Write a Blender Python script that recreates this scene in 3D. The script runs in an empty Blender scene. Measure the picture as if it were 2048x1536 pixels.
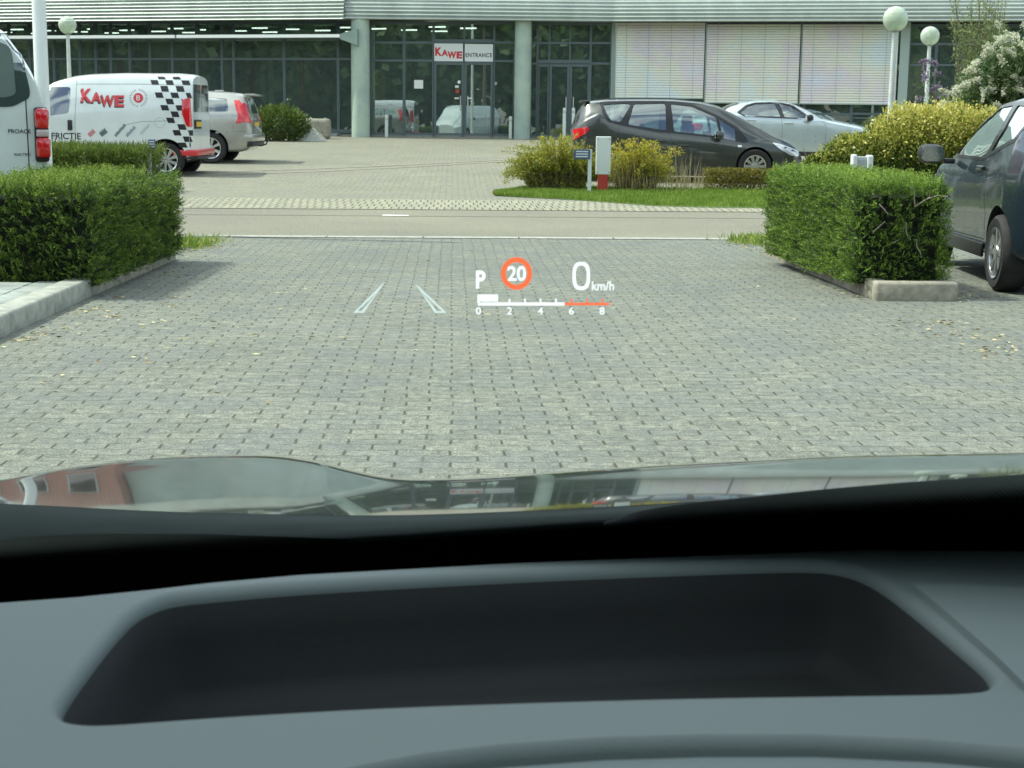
import bpy, bmesh, math, random
import numpy as np
from mathutils import Vector, Matrix
from mathutils.bvhtree import BVHTree
R = math.radians
random.seed(7)
rng = np.random.default_rng(7)
scn = bpy.context.scene
col = scn.collection

# ---------------------------------------------------------------- camera
H = 1.24
F = 3076.0
PITCH = math.atan((768-237)/F)
ROLL = R(0.7)
cam_d = bpy.data.cameras.new('camera')
cam = bpy.data.objects.new('camera', cam_d)
col.objects.link(cam)
cam_d.sensor_width = 36
cam_d.lens = 36*F/2048
cam_d.clip_start = 0.02
cam_d.clip_end = 600
cam_d.dof.use_dof = True
cam_d.dof.focus_distance = 4.5
cam_d.dof.aperture_fstop = 27
CM = Matrix.Rotation(math.pi/2-PITCH, 4, 'X') @ Matrix.Rotation(ROLL, 4, 'Z')
CM.translation = Vector((0, 0, H))
cam.matrix_world = CM
scn.camera = cam

# ---------------------------------------------------------------- light
SUN_EL = 56.0
SUN_AZ = Vector((-1.0, 0.16))          # horizontal direction towards the sun
world = bpy.data.worlds.new('World')
scn.world = world
world.use_nodes = True
wn = world.node_tree
wn.nodes.clear()
sky = wn.nodes.new('ShaderNodeTexSky')
sky.sky_type = 'NISHITA'
sky.sun_disc = False
sky.sun_elevation = R(SUN_EL)
sky.sun_rotation = math.atan2(SUN_AZ.x, SUN_AZ.y)
sky.dust_density = 2.0
tc = wn.nodes.new('ShaderNodeTexCoord')
nz = wn.nodes.new('ShaderNodeTexNoise')
nz.inputs['Scale'].default_value = 2.2
nz.inputs['Detail'].default_value = 7
mp = wn.nodes.new('ShaderNodeMapping')
mp.inputs['Scale'].default_value = (1, 1, 2.6)
wn.links.new(tc.outputs['Generated'], mp.inputs[0])
wn.links.new(mp.outputs[0], nz.inputs['Vector'])
cr = wn.nodes.new('ShaderNodeValToRGB')
cr.color_ramp.elements[0].position = .40
cr.color_ramp.elements[0].color = (0, 0, 0, 1)
cr.color_ramp.elements[1].position = .60
cr.color_ramp.elements[1].color = (.9, .9, .9, 1)
wn.links.new(nz.outputs['Fac'], cr.inputs[0])
mx = wn.nodes.new('ShaderNodeMix'); mx.data_type = 'RGBA'
wn.links.new(cr.outputs[0], mx.inputs[0])
wn.links.new(sky.outputs[0], mx.inputs[6])
mx.inputs[7].default_value = (8.7, 9.9, 9.8, 1)
bg = wn.nodes.new('ShaderNodeBackground')
bg.inputs['Strength'].default_value = 0.15
wo = wn.nodes.new('ShaderNodeOutputWorld')
wn.links.new(mx.outputs[2], bg.inputs[0])
wn.links.new(bg.outputs[0], wo.inputs[0])

sd = bpy.data.lights.new('sun', 'SUN')
sd.energy = 3.1
sd.angle = R(0.5)
sd.color = (0.94, 0.98, 0.84)
sun = bpy.data.objects.new('sun', sd)
col.objects.link(sun)
sv = Vector((SUN_AZ.x, SUN_AZ.y, 0)).normalized()*math.cos(R(SUN_EL)) + Vector((0, 0, math.sin(R(SUN_EL))))
sun.rotation_euler = sv.to_track_quat('Z', 'Y').to_euler()
sun.location = (-20, 5, 30)
vs = scn.view_settings
vs.view_transform = 'Standard'; vs.look = 'None'; vs.gamma = 1; vs.use_curve_mapping = False
vs.exposure = 0.55

# ---------------------------------------------------------------- helpers
def ray(px, py):
    d = CM.to_3x3() @ Vector(((px-1024)/F, (768-py)/F, -1))
    return d
def at(px, py, Y):
    d = ray(px, py); return Vector((0, 0, H)) + d*(Y/d.y)
def atz(px, py, z):
    d = ray(px, py); return Vector((0, 0, H)) + d*((z-H)/d.z)
def atplane(px, py, p0, n):
    d = ray(px, py); o = Vector((0, 0, H))
    return o + d*((p0-o).dot(n)/d.dot(n))
def g(y):                                           # ground height
    t = max(0.0, y-26.0)
    return .0240*t*min(1, t/4.0)

def mat(name, color=(.5, .5, .5), rough=.6, metal=0, spec=.5, coat=0, emit=None, es=1, alpha=None):
    m = bpy.data.materials.new(name); m.use_nodes = True
    b = m.node_tree.nodes['Principled BSDF']
    b.inputs['Base Color'].default_value = (*color, 1)
    b.inputs['Roughness'].default_value = rough
    b.inputs['Metallic'].default_value = metal
    b.inputs['Specular IOR Level'].default_value = spec
    b.inputs['Coat Weight'].default_value = coat
    b.inputs['Coat Roughness'].default_value = .03
    if emit:
        b.inputs['Emission Color'].default_value = (*emit, 1)
        b.inputs['Emission Strength'].default_value = es
    return m
class NT:
    def __init__(s, m): s.t = m.node_tree; s.b = s.t.nodes['Principled BSDF']
    def n(s, ty, **kw):
        x = s.t.nodes.new('ShaderNode'+ty)
        for k, v in kw.items(): setattr(x, k, v)
        return x
    def l(s, a, b): s.t.links.new(a, b)
    def m(s, op, a, b=0.0, c=0.0):
        x = s.n('Math', operation=op)
        for i, v in enumerate((a, b, c)):
            if i < len(x.inputs):
                if isinstance(v, (int, float)): x.inputs[i].default_value = v
                else: s.l(v, x.inputs[i])
        return x.outputs[0]
    def pos(s):
        if not hasattr(s, '_g'):
            s._g = s.n('NewGeometry'); s._s = s.n('SeparateXYZ'); s.l(s._g.outputs['Position'], s._s.inputs[0])
        return s._s.outputs
    def noise(s, scale, detail=3, rough=.5, vec=None, out='Fac'):
        x = s.n('TexNoise'); x.inputs['Scale'].default_value = scale; x.inputs['Detail'].default_value = detail
        x.inputs['Roughness'].default_value = rough
        if vec is None:
            s.pos(); vec = s._g.outputs['Position']
        s.l(vec, x.inputs['Vector'])
        return x.outputs[out]
    def ramp(s, f, stops):
        x = s.n('ValToRGB'); e = x.color_ramp.elements
        e[0].position, e[0].color = stops[0][0], (*stops[0][1], 1)
        e[1].position, e[1].color = stops[-1][0], (*stops[-1][1], 1)
        for p, c in stops[1:-1]:
            k = e.new(p); k.color = (*c, 1)
        s.l(f, x.inputs[0]); return x.outputs[0]
    def mix(s, f, a, b, mode='MIX'):
        x = s.n('Mix', data_type='RGBA', blend_type=mode)
        for i, v in ((0, f), (6, a), (7, b)):
            if isinstance(v, (int, float)): x.inputs[i].default_value = v
            elif isinstance(v, tuple): x.inputs[i].default_value = (*v, 1)
            else: s.l(v, x.inputs[i])
        return x.outputs[2]
    def bump(s, h, strength=.5, dist=.01):
        x = s.n('Bump'); x.inputs['Strength'].default_value = strength; x.inputs['Distance'].default_value = dist
        s.l(h, x.inputs['Height']); s.l(x.outputs[0], s.b.inputs['Normal'])
    def color(s, c): s.l(c, s.b.inputs['Base Color'])

def noisy(name, c, rough=.7, var=.25, scale=6, bump=.2, bscale=60, **kw):
    m = mat(name, c, rough, **kw); t = NT(m)
    a = tuple(x*(1-var) for x in c); b = tuple(min(1, x*(1+var)) for x in c)
    t.color(t.ramp(t.noise(scale, 5, .6), [(.3, a), (.7, b)]))
    if bump: t.bump(t.noise(bscale, 3), bump, .004)
    return m

def glassmat(name, tint=(.75, .85, .8), refl=.12, dark=None):
    """thin pane: transparent with a fresnel reflection"""
    m = bpy.data.materials.new(name); m.use_nodes = True; nt = m.node_tree; nt.nodes.clear()
    tr = nt.nodes.new('ShaderNodeBsdfTransparent'); tr.inputs[0].default_value = (*tint, 1)
    gl = nt.nodes.new('ShaderNodeBsdfGlossy'); gl.inputs['Roughness'].default_value = .01; gl.inputs[0].default_value = (.95, 1, .98, 1)
    lw = nt.nodes.new('ShaderNodeFresnel'); lw.inputs[0].default_value = 1.5
    ml = nt.nodes.new('ShaderNodeMath'); ml.operation = 'MAXIMUM'; ml.inputs[1].default_value = refl
    mxs = nt.nodes.new('ShaderNodeMixShader'); o = nt.nodes.new('ShaderNodeOutputMaterial')
    nt.links.new(lw.outputs[0], ml.inputs[0]); nt.links.new(ml.outputs[0], mxs.inputs[0])
    nt.links.new(tr.outputs[0], mxs.inputs[1]); nt.links.new(gl.outputs[0], mxs.inputs[2]); nt.links.new(mxs.outputs[0], o.inputs[0])
    return m

def tag(o, label=None, cat=None, group=None, kind=None):
    if label: o['label'] = label
    if cat: o['category'] = cat
    if group: o['group'] = group
    if kind: o['kind'] = kind
    return o
def empty(name, loc, label, cat, rz=0, group=None):
    o = bpy.data.objects.new(name, None); col.objects.link(o); o.location = loc; o.rotation_euler = (0, 0, rz)
    o.empty_display_size = .2
    return tag(o, label, cat, group)
def link(name, me, m, parent=None, smooth=False, ang=35):
    o = bpy.data.objects.new(name, me); col.objects.link(o)
    ms = m if isinstance(m, (list, tuple)) else [m]
    if not me.materials:
        for k in ms: me.materials.append(k)
    if smooth:
        me.polygons.foreach_set('use_smooth', [True]*len(me.polygons))
        if ang: me.set_sharp_from_angle(angle=R(ang))
    if parent: o.parent = parent
    return o

class MB:
    """collects shapes into one mesh"""
    def __init__(s): s.v = []; s.f = []; s.mi = []
    def add(s, vs_, fs, mi=0):
        k = len(s.v); s.v += [tuple(v) for v in vs_]; s.f += [tuple(i+k for i in f) for f in fs]; s.mi += [mi]*len(fs); return s
    def box(s, x0, x1, y0, y1, z0, z1, M=None, bev=0, mi=0):
        if bev:
            bm = bmesh.new(); bmesh.ops.create_cube(bm, size=1)
            for v in bm.verts: v.co = Vector(((x0+x1)/2+v.co.x*(x1-x0), (y0+y1)/2+v.co.y*(y1-y0), (z0+z1)/2+v.co.z*(z1-z0)))
            bmesh.ops.bevel(bm, geom=bm.edges[:], offset=bev, segments=2, affect='EDGES', profile=.5)
            vs_ = [v.co.copy() for v in bm.verts]; bm.verts.index_update(); fs = [[v.index for v in f.verts] for f in bm.faces]; bm.free()
        else:
            vs_ = [Vector(p) for p in ((x0,y0,z0),(x1,y0,z0),(x1,y1,z0),(x0,y1,z0),(x0,y0,z1),(x1,y0,z1),(x1,y1,z1),(x0,y1,z1))]
            fs = [(3,2,1,0),(4,5,6,7),(0,1,5,4),(1,2,6,5),(2,3,7,6),(3,0,4,7)]
        if M: vs_ = [M @ v for v in vs_]
        return s.add(vs_, fs, mi)
    def tube(s, pts, r, n=8, cap=True, mi=0):
        pts = [Vector(p) for p in pts]; rs = r if isinstance(r, (list, tuple)) else [r]*len(pts)
        vs_ = []; fs = []
        for i, p in enumerate(pts):
            t = (pts[min(i+1, len(pts)-1)]-pts[max(i-1, 0)]).normalized()
            u = t.cross(Vector((0, 0, 1)) if abs(t.z) < .95 else Vector((1, 0, 0))).normalized(); w = t.cross(u)
            for k in range(n):
                a = 2*math.pi*k/n; vs_.append(p+(u*math.cos(a)+w*math.sin(a))*rs[i])
        for i in range(len(pts)-1):
            for k in range(n):
                a = i*n+k; b = i*n+(k+1) % n; fs.append((a, b, b+n, a+n))
        if cap:
            fs.append(tuple(range(n))[::-1]); fs.append(tuple((len(pts)-1)*n+k for k in range(n)))
        return s.add(vs_, fs, mi)
    def lathe(s, prof, n=32, M=None, axis='z', mi=0):
        vs_ = []; fs = []
        for (r, h) in prof:
            for k in range(n):
                a = 2*math.pi*k/n
                p = (r*math.cos(a), r*math.sin(a), h) if axis == 'z' else (r*math.cos(a), h, r*math.sin(a))
                vs_.append(M @ Vector(p) if M else Vector(p))
        for i in range(len(prof)-1):
            for k in range(n):
                a = i*n+k; b = i*n+(k+1) % n
                fs.append((a, b, b+n, a+n) if axis == 'z' else (a, a+n, b+n, b))
        return s.add(vs_, fs, mi)
    def prism(s, poly, a0, a1, plane='xz', mi=0):
        n = len(poly)
        if plane == 'xz': vs_ = [(x, a0, z) for x, z in poly]+[(x, a1, z) for x, z in poly]
        elif plane == 'xy': vs_ = [(x, y, a0) for x, y in poly]+[(x, y, a1) for x, y in poly]
        else: vs_ = [(a0, y, z) for y, z in poly]+[(a1, y, z) for y, z in poly]
        fs = [tuple(range(n)), tuple(range(n, 2*n))[::-1]]+[(i, i+n, (i+1) % n+n, (i+1) % n) for i in range(n)]
        return s.add(vs_, fs, mi)
    def mesh(s, name='m', fix=True):
        me = bpy.data.meshes.new(name); me.from_pydata(s.v, [], s.f)
        me.polygons.foreach_set('material_index', s.mi)
        if fix:
            bm = bmesh.new(); bm.from_mesh(me); bmesh.ops.recalc_face_normals(bm, faces=bm.faces[:]); bm.to_mesh(me); bm.free()
        me.update(); return me
    def build(s, name, m, parent=None, smooth=False, ang=35):
        return link(name, s.mesh(name), m, parent, smooth, ang)

def quads_mesh(name, V, tint, nv=4):
    """V (n,nv,3) polygons, fast mesh with a per-point 'tint' attribute"""
    n = len(V); me = bpy.data.meshes.new(name)
    me.vertices.add(n*nv); me.vertices.foreach_set('co', V.reshape(-1).astype(np.float32))
    me.loops.add(n*nv); me.loops.foreach_set('vertex_index', np.arange(n*nv, dtype=np.int32))
    me.polygons.add(n); me.polygons.foreach_set('loop_start', np.arange(0, n*nv, nv, dtype=np.int32))
    at_ = me.attributes.new('tint', 'FLOAT', 'POINT'); at_.data.foreach_set('value', np.repeat(tint, nv).astype(np.float32))
    me.update(calc_edges=True); me.validate(); return me
def norm(a): return a/np.maximum(1e-9, np.linalg.norm(a, axis=-1, keepdims=True))
def leaf_quads(P, D, L, W, fold=0.0):
    """diamond leaves from base P along D"""
    n = len(P); D = norm(D); A = norm(rng.normal(size=(n, 3))); S = norm(np.cross(D, A)); N = np.cross(S, D)
    L = np.broadcast_to(L, (n,))[:, None]; W = np.broadcast_to(W, (n,))[:, None]
    m = P+D*L*.5
    return np.stack([P, m+S*W*.5+N*W*fold, P+D*L, m-S*W*.5+N*W*fold], 1)
def leafmat(name, stops, rough=.5, trans=.3):
    m = mat(name, stops[0][1], rough, spec=.35); t = NT(m)
    a = t.n('Attribute', attribute_name='tint'); c = t.ramp(a.outputs['Fac'], stops); t.color(c)
    if trans:
        tl = t.n('BsdfTranslucent'); t.l(c, tl.inputs[0]); ms = t.n('MixShader'); ms.inputs[0].default_value = trans
        out = [x for x in t.t.nodes if x.type == 'OUTPUT_MATERIAL'][0]
        t.l(t.b.outputs[0], ms.inputs[1]); t.l(tl.outputs[0], ms.inputs[2]); t.l(ms.outputs[0], out.inputs[0])
    return m

def text_polys(s, off=0.0, shear=0.0, spacing=1.0):
    c = bpy.data.curves.new('t', 'FONT'); c.body = s; c.offset = off; c.shear = shear; c.space_character = spacing; c.resolution_u = 4
    o = bpy.data.objects.new('t', c); col.objects.link(o)
    dg = bpy.context.evaluated_depsgraph_get(); me = bpy.data.meshes.new_from_object(o.evaluated_get(dg))
    v = np.array([p.co[:2] for p in me.vertices]); f = [tuple(p.vertices) for p in me.polygons]
    bpy.data.objects.remove(o); bpy.data.meshes.remove(me)
    mn, mxx = v.min(0), v.max(0); v = (v-mn)/(mxx-mn)
    return v, f
def add_text(mb, s, u0, v0, u1, v1, fn, off=0.02, mi=0, **kw):
    """text filling the box u0..u1, v0..v1; fn(u,v)->3d"""
    v, f = text_polys(s, off, **kw)
    mb.add([fn(u0+a*(u1-u0), v0+b*(v1-v0)) for a, b in v], f, mi)

# ---------------------------------------------------------------- materials
M = {}
def paver_mat(name, c0, c1, w=.2, h=.165, yaw=R(2.3), joint=.55, jw=.006):
    m = mat(name, c0, .85, spec=.2); t = NT(m); P = t.pos()
    x, y = P[0], P[1]
    u = t.m('ADD', t.m('MULTIPLY', x, math.cos(yaw)), t.m('MULTIPLY', y, math.sin(yaw)))
    v = t.m('SUBTRACT', t.m('MULTIPLY', y, math.cos(yaw)), t.m('MULTIPLY', x, math.sin(yaw)))
    wob = t.m('MULTIPLY', t.m('SUBTRACT', t.noise(1.3, 2), .5), .035)
    u = t.m('ADD', u, wob)
    v0 = t.m('ADD', v, t.m('MULTIPLY', t.m('SUBTRACT', t.noise(1.1, 2), .5), .03))
    zig = t.m('MULTIPLY', t.m('PINGPONG', t.m('DIVIDE', u, w/4), 1.0), min(.014, h*.14))   # wavy bed joints
    v1 = t.m('DIVIDE', t.m('ADD', v0, zig), h)
    row = t.m('FLOOR', v1); fv = t.m('FRACT', v1)
    par = t.m('MULTIPLY', t.m('MODULO', t.m('ADD', row, 1000), 2.0), .5)
    uu = t.m('ADD', t.m('DIVIDE', u, w), par)
    fu = t.m('FRACT', uu)
    du = t.m('MULTIPLY', t.m('SUBTRACT', .5, t.m('ABSOLUTE', t.m('SUBTRACT', fu, .5))), w)     # distance to head joint
    dv = t.m('MULTIPLY', t.m('SUBTRACT', .5, t.m('ABSOLUTE', t.m('SUBTRACT', fv, .5))), h)
    jit = t.m('MULTIPLY', t.m('SUBTRACT', t.noise(26, 3, .7), .5), .0075)
    ju = t.m('LESS_THAN', t.m('ADD', du, jit), jw)
    mid = t.m('LESS_THAN', t.m('ABSOLUTE', t.m('SUBTRACT', fv, .5)), .40)
    ju = t.m('MULTIPLY', ju, mid)
    jv = t.m('MULTIPLY', t.m('LESS_THAN', t.m('ADD', dv, jit), jw*.55), t.m('MULTIPLY', t.noise(4.1, 2), 1.5))
    ju = t.m('MULTIPLY', ju, t.m('MINIMUM', t.m('MULTIPLY', t.noise(5.3, 2), 2.3), 1.0))
    j = t.m('MAXIMUM', ju, jv)
    # per stone tone
    cv = t.n('CombineXYZ'); t.l(t.m('FLOOR', uu), cv.inputs[0]); t.l(row, cv.inputs[1])
    wnz = t.n('TexWhiteNoise'); t.l(cv.outputs[0], wnz.inputs['Vector'])
    big = t.noise(.5, 4, .6)
    base = t.mix(t.m('MULTIPLY', wnz.outputs['Value'], .55), c0, c1)
    base = t.mix(t.ramp(big, [(.3, (0, 0, 0)), (.75, (.5, .5, .5))]), base, tuple(k*.72 for k in c0))
    sp = t.noise(120, 4, .95)
    spk = t.ramp(sp, [(.32, (.22, .23, .24)), (.5, (.95, .95, .95)), (.66, (2.3, 2.3, 2.1))])
    base = t.mix(1.0, base, spk, 'MULTIPLY')
    sp2 = t.noise(17, 8, .92)
    base = t.mix(1.0, base, t.ramp(sp2, [(.34, (.40, .42, .46)), (.5, (.98, .98, .96)), (.66, (1.75, 1.72, 1.55))]), 'MULTIPLY')
    base = t.mix(t.ramp(t.noise(1.7, 5, .7), [(.45, (0, 0, 0)), (.7, (.5, .5, .5))]), base, tuple(k*q for k, q in zip(c0, (.82, .86, 1.05))))
    jc = t.mix(t.noise(7, 2), (.025, .028, .022), (.075, .075, .05))
    t.color(t.mix(t.m('MULTIPLY', j, joint+.3), base, jc))
    hgt = t.m('SUBTRACT', t.m('MULTIPLY', sp, .35), j)
    t.bump(hgt, .55, .006)
    return m
M['paver'] = paver_mat('grey_pavers', (.162, .174, .152), (.248, .252, .212), h=.1, jw=.0056)
M['lot'] = paver_mat('beige_pavers', (.215, .212, .168), (.29, .284, .222), w=.21, h=.105, joint=.45, jw=.0055)
M['strip'] = paver_mat('strip_pavers', (.27, .265, .20), (.36, .35, .26), w=.105, h=.62, joint=.65, jw=.010)
def asphalt():
    m = mat('chip_asphalt', (.25, .24, .2), .85, spec=.2); t = NT(m)
    sp = t.noise(60, 5, .95); c = t.ramp(sp, [(.32, (.05, .05, .04)), (.5, (.20, .195, .15)), (.68, (.50, .48, .38))])
    big = t.ramp(t.noise(.35, 4), [(.3, (.82, .82, .84)), (.7, (1.08, 1.07, 1.03))])
    t.color(t.mix(1.0, c, big, 'MULTIPLY')); t.bump(sp, .5, .008); return m
M['asphalt'] = asphalt()
M['soil'] = noisy('soil', (.12, .095, .06), .95, .4, 12)
M['grassbase'] = noisy('grass_base', (.10, .16, .035), .9, .35, 3)
M['land'] = noisy('land', (.13, .14, .09), .95, .2, .3)
M['kerb'] = noisy('kerb_concrete', (.33, .34, .29), .85, .3, 9, .5, 90)
M['kerb_old'] = noisy('kerb_concrete_old', (.30, .28, .22), .9, .35, 14, .6, 90)
M['concrete'] = noisy('column_concrete', (.34, .42, .36), .75, .3, 2.2, .2, 40)
M['tyre'] = noisy('tyre_rubber', (.022, .022, .022), .8, .3, 20, .3)
M['rim'] = mat('alloy', (.62, .64, .65), .28, metal=.9)
M['hubdark'] = mat('wheel_dark', (.02, .02, .02), .6)
M['blackplastic'] = noisy('black_plastic', (.02, .021, .021), .45, .2, 8, .2, 150)
M['red_lens'] = mat('red_lens', (.62, .012, .02), .12, coat=1)
M['clear_lens'] = mat('clear_lens', (.62, .66, .66), .1, metal=.35, coat=1)
M['cabin'] = mat('cabin_dark', (.03, .034, .034), .7)
M['seat'] = noisy('seat_fabric', (.055, .06, .06), .9, .2, 30)
M['glass'] = glassmat('car_glass', (.66, .82, .76), .26)
M['glass_dark'] = mat('dark_glass', (.012, .018, .018), .03, spec=.9, coat=1)
M['plate'] = mat('yellow_plate', (.72, .46, .03), .4)
M['ink'] = mat('black_ink', (.012, .012, .012), .45)
M['red'] = mat('red_vinyl', (.62, .03, .035), .35, coat=.5)
M['white'] = mat('white_gloss', (.78, .8, .79), .3, coat=.4)
M['mirror'] = mat('mirror_glass', (.9, .92, .92), .02, metal=1)
def paint(name, c, metal=0.0, rough=.35):
    m = mat(name, c, rough, metal=metal, coat=1.0, spec=.5); t = NT(m)
    f = t.noise(2.5, 5, .6); v = .06
    t.color(t.ramp(f, [(.3, tuple(k*(1-v) for k in c)), (.7, tuple(min(1, k*(1+v)) for k in c))]))
    r = t.n('MapRange'); t.l(t.noise(9, 4), r.inputs[0]); r.inputs[3].default_value = rough-.08; r.inputs[4].default_value = rough+.1
    t.l(r.outputs[0], t.b.inputs['Roughness'])
    t.b.inputs['Coat Roughness'].default_value = .04
    return m

# ---------------------------------------------------------------- ground sheets
def sheet(name, xs, ys, dz, m, kind='structure', fx=None):
    """grid following g(y); xs list, ys list; fx maps (x,y) -> (x,y)"""
    V = []; Fc = []
    for y in ys:
        for x in xs:
            X, Y = fx(x, y) if fx else (x, y)
            V.append((X, Y, g(Y)+dz))
    n = len(xs)
    for j in range(len(ys)-1):
        for i in range(n-1): Fc.append((j*n+i, j*n+i+1, (j+1)*n+i+1, (j+1)*n+i))
    me = bpy.data.meshes.new(name); me.from_pydata(V, [], Fc); me.update()
    o = link(name, me, m); o['kind'] = kind; return o
fine = [23+.5*i for i in range(16)]+[31+2*i for i in range(19)]
sheet('ground', [-300, 300], [-300, 0, 15]+fine+[80, 300], -.03, M['land'])
rd = lambda x: 16.15+.085*x                # near edge of the road
sheet('parking_lane', [-40, 0, 40], [0, 1], 0, M['paver'], fx=lambda x, t: (x, -12 if t == 0 else rd(x)))
sheet('road', [-40, 0, 40], [0, .5, 1], -.002, M['asphalt'], fx=lambda x, t: (x, rd(x)+.21+t*(4.78)))
sheet('road_edge_strip', [-40, 0, 40], [0, 1], .004, M['strip'], fx=lambda x, t: (x, rd(x)+5.0+t*2.6 - (0)))
sheet('forecourt', [-70, 0, 60], [0, 1, 2, 3, 4, 5, 6, 8, 10, 14, 20, 40], .0, M['lot'], fx=lambda x, t: (x, rd(x)+7.6+t if t else rd(x)+7.6))
mb = MB()                                   # flush light kerb stones along the road
for i in range(-14, 14):
    x0 = i*1.0+.06; x1 = x0+.985
    mb.add([(x0, rd(x0)-.04, .006), (x1, rd(x1)-.04, .006), (x1, rd(x1)+.17, .006), (x0, rd(x0)+.17, .006)], [(0, 1, 2, 3)])
o = mb.build('road_edging', M['kerb']); o['kind'] = 'structure'
mb = MB()
a = at(762, 427, 19.5).x; b = at(815, 429, 19.5).x
mb.add([(a, 19.62, .006), (b, 19.6, .006), (b, 19.76, .006), (a, 19.78, .006)], [(0, 1, 2, 3)])
o = mb.build('road_marking', mat('road_paint', (.75, .75, .7), .7)); o['kind'] = 'structure'
# gutter line in the road
mb = MB(); mb.add([(-40, rd(-40)+3.6, .003), (40, rd(40)+3.6, .003), (40, rd(40)+3.66, .003), (-40, rd(-40)+3.66, .003)], [(0, 1, 2, 3)])
o = mb.build('road_seam', mat('tar_seam', (.19, .185, .15), .9)); o['kind'] = 'structure'
# faint tyre tracks sweeping over the forecourt
mb = MB()
for k in (0, .22, 1.5, 1.72):
    pts = []
    for i in range(25):
        t = i/24; x = -7.5+13*t+k*.3; y = 29+17*t**1.5+k; pts.append((x, y))
    for i in range(24):
        (x0, y0), (x1, y1) = pts[i], pts[i+1]
        mb.add([(x0, y0, g(y0)+.008), (x1, y1, g(y1)+.008), (x1, y1+.13, g(y1+.13)+.008), (x0, y0+.13, g(y0+.13)+.008)], [(0, 1, 2, 3)])
o = mb.build('tyre_marks', noisy('tyre_mark', (.27, .25, .2), .9, .2, 15)); o['kind'] = 'structure'

# sidewalk and kerbs
KD = Vector((-.035, 1, 0)).normalized()
def kerb(name, p0, p1, w, h, m, label, side=-1, bev=.02, n=6, gap=.006, cat='kerb'):
    """kerb stones from p0 to p1, body on the side given"""
    p0 = Vector(p0); p1 = Vector(p1); d = (p1-p0); L = d.length; d.normalize(); s = Vector((d.y, -d.x, 0))*side
    M4 = Matrix(((d.x, s.x, 0, p0.x), (d.y, s.y, 0, p0.y), (0, 0, 1, p0.z), (0, 0, 0, 1)))
    b_ = MB()
    for i in range(n):
        b_.box(i*L/n+gap/2, (i+1)*L/n-gap/2, 0, w, -.05, h, M4, bev)
    o = b_.build(name, m, None, True, 50); tag(o, label, cat); return o
kl0 = Vector((-2.74, 4.0, 0)); kl1 = Vector((-2.90, 10.55, 0)); kl2 = Vector((-2.93, 13.35, 0))
kerb('kerb', kl0, kl1, .17, .125, M['kerb'], 'pale concrete kerb along the pavement at the left edge, ending at the clipped hedge', side=-1, n=7)
kerb('kerb', kl1+Vector((0, .01, 0)), kl2, .10, .10, M['kerb_old'], 'low weathered kerb running under the left clipped hedge', side=-1, n=3)
# pavement at the left: real slabs
mb = MB()
for i in range(12):
    for j in range(34):
        x1 = -2.93-i*.305; y0 = 3.2+j*.213+(.1 if i % 2 else 0)
        if y0 > 10.25: continue
        yy = KD.x*(y0-10)
        mb.box(x1-.298+yy, x1+yy, y0, y0+.206, -.03, .112+rng.normal()*.0015, bev=.006)
o = mb.build('pavement', noisy('pavement_slabs', (.27, .30, .27), .85, .35, 5, .5, 80)); o['kind'] = 'structure'
mb = MB(); mb.box(-7, -2.94, 3, 10.35, -.04, .100); o = mb.build('pavement_bed', M['soil']); o['kind'] = 'structure'
# hedge beds
mb = MB(); mb.box(-3.65, -2.99, 10.42, 13.3, -.04, .06); o = mb.build('planting_bed', M['soil']); o['kind'] = 'structure'
kr0 = Vector((2.56, 10.95, 0)); kr1 = Vector((2.36, 14.6, 0))
kerb('kerb', kr1, kr0+Vector((0, .0, 0)), .13, .13, M['kerb_old'], 'long stained kerb under the road side of the right clipped hedge', side=-1, n=4)
kerb('kerb', kr0+Vector((-.0, -.13, 0)), kr0+Vector((.60, -.10, 0)), .125, .135, M['kerb_old'], 'short end kerb in front of the right clipped hedge', side=-1, bev=.022, n=1)
mb = MB(); mb.add([(2.68, 11.0, .07), (3.16, 11.0, .07), (3.0, 14.6, .07), (2.45, 14.6, .07)], [(0, 1, 2, 3)])
mb.prism([(2.68, 11.0), (3.13, 11.0), (2.98, 14.6), (2.47, 14.6)], -.04, .068, 'xy'); o = mb.build('planting_bed', M['soil']); o['kind'] = 'structure'

# ---------------------------------------------------------------- vegetation
Lf = {}
Lf['yew'] = leafmat('yew_needles', [(0, (.016, .038, .010)), (.38, (.08, .145, .022)), (.75, (.19, .29, .04)), (1, (.32, .41, .07))], .5, .35)
Lf['yew_l'] = leafmat('yew_needles_light', [(0, (.018, .045, .010)), (.34, (.10, .18, .028)), (.75, (.21, .33, .045)), (1, (.34, .44, .08))], .5, .35)
Lf['golden'] = leafmat('golden_leaves', [(0, (.10, .15, .02)), (.4, (.28, .32, .03)), (.8, (.56, .50, .05)), (1, (.52, .33, .05))], .5, .35)
Lf['wild'] = leafmat('wild_leaves', [(0, (.05, .08, .02)), (.5, (.11, .17, .03)), (.85, (.18, .24, .045)), (1, (.27, .25, .10))], .55, .35)
Lf['euon'] = leafmat('variegated_leaves', [(0, (.02, .05, .014)), (.40, (.05, .10, .022)), (.62, (.20, .26, .04)), (.8, (.52, .50, .10)), (1, (.70, .64, .20))], .35, .25)
Lf['budd'] = leafmat('willow_like_leaves', [(0, (.035, .08, .025)), (.5, (.10, .17, .055)), (1, (.24, .31, .14))], .5, .35)
Lf['grass'] = leafmat('grass_blades', [(0, (.08, .15, .02)), (.55, (.20, .31, .04)), (.82, (.34, .40, .09)), (1, (.52, .48, .24))], .6, .4)
Lf['straw'] = leafmat('straw', [(0, (.20, .17, .08)), (1, (.42, .36, .20))], .7, .3)
Lf['white_fl'] = leafmat('white_florets', [(0, (.35, .38, .20)), (.5, (.62, .63, .48)), (1, (.80, .80, .68))], .7, .3)
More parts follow.
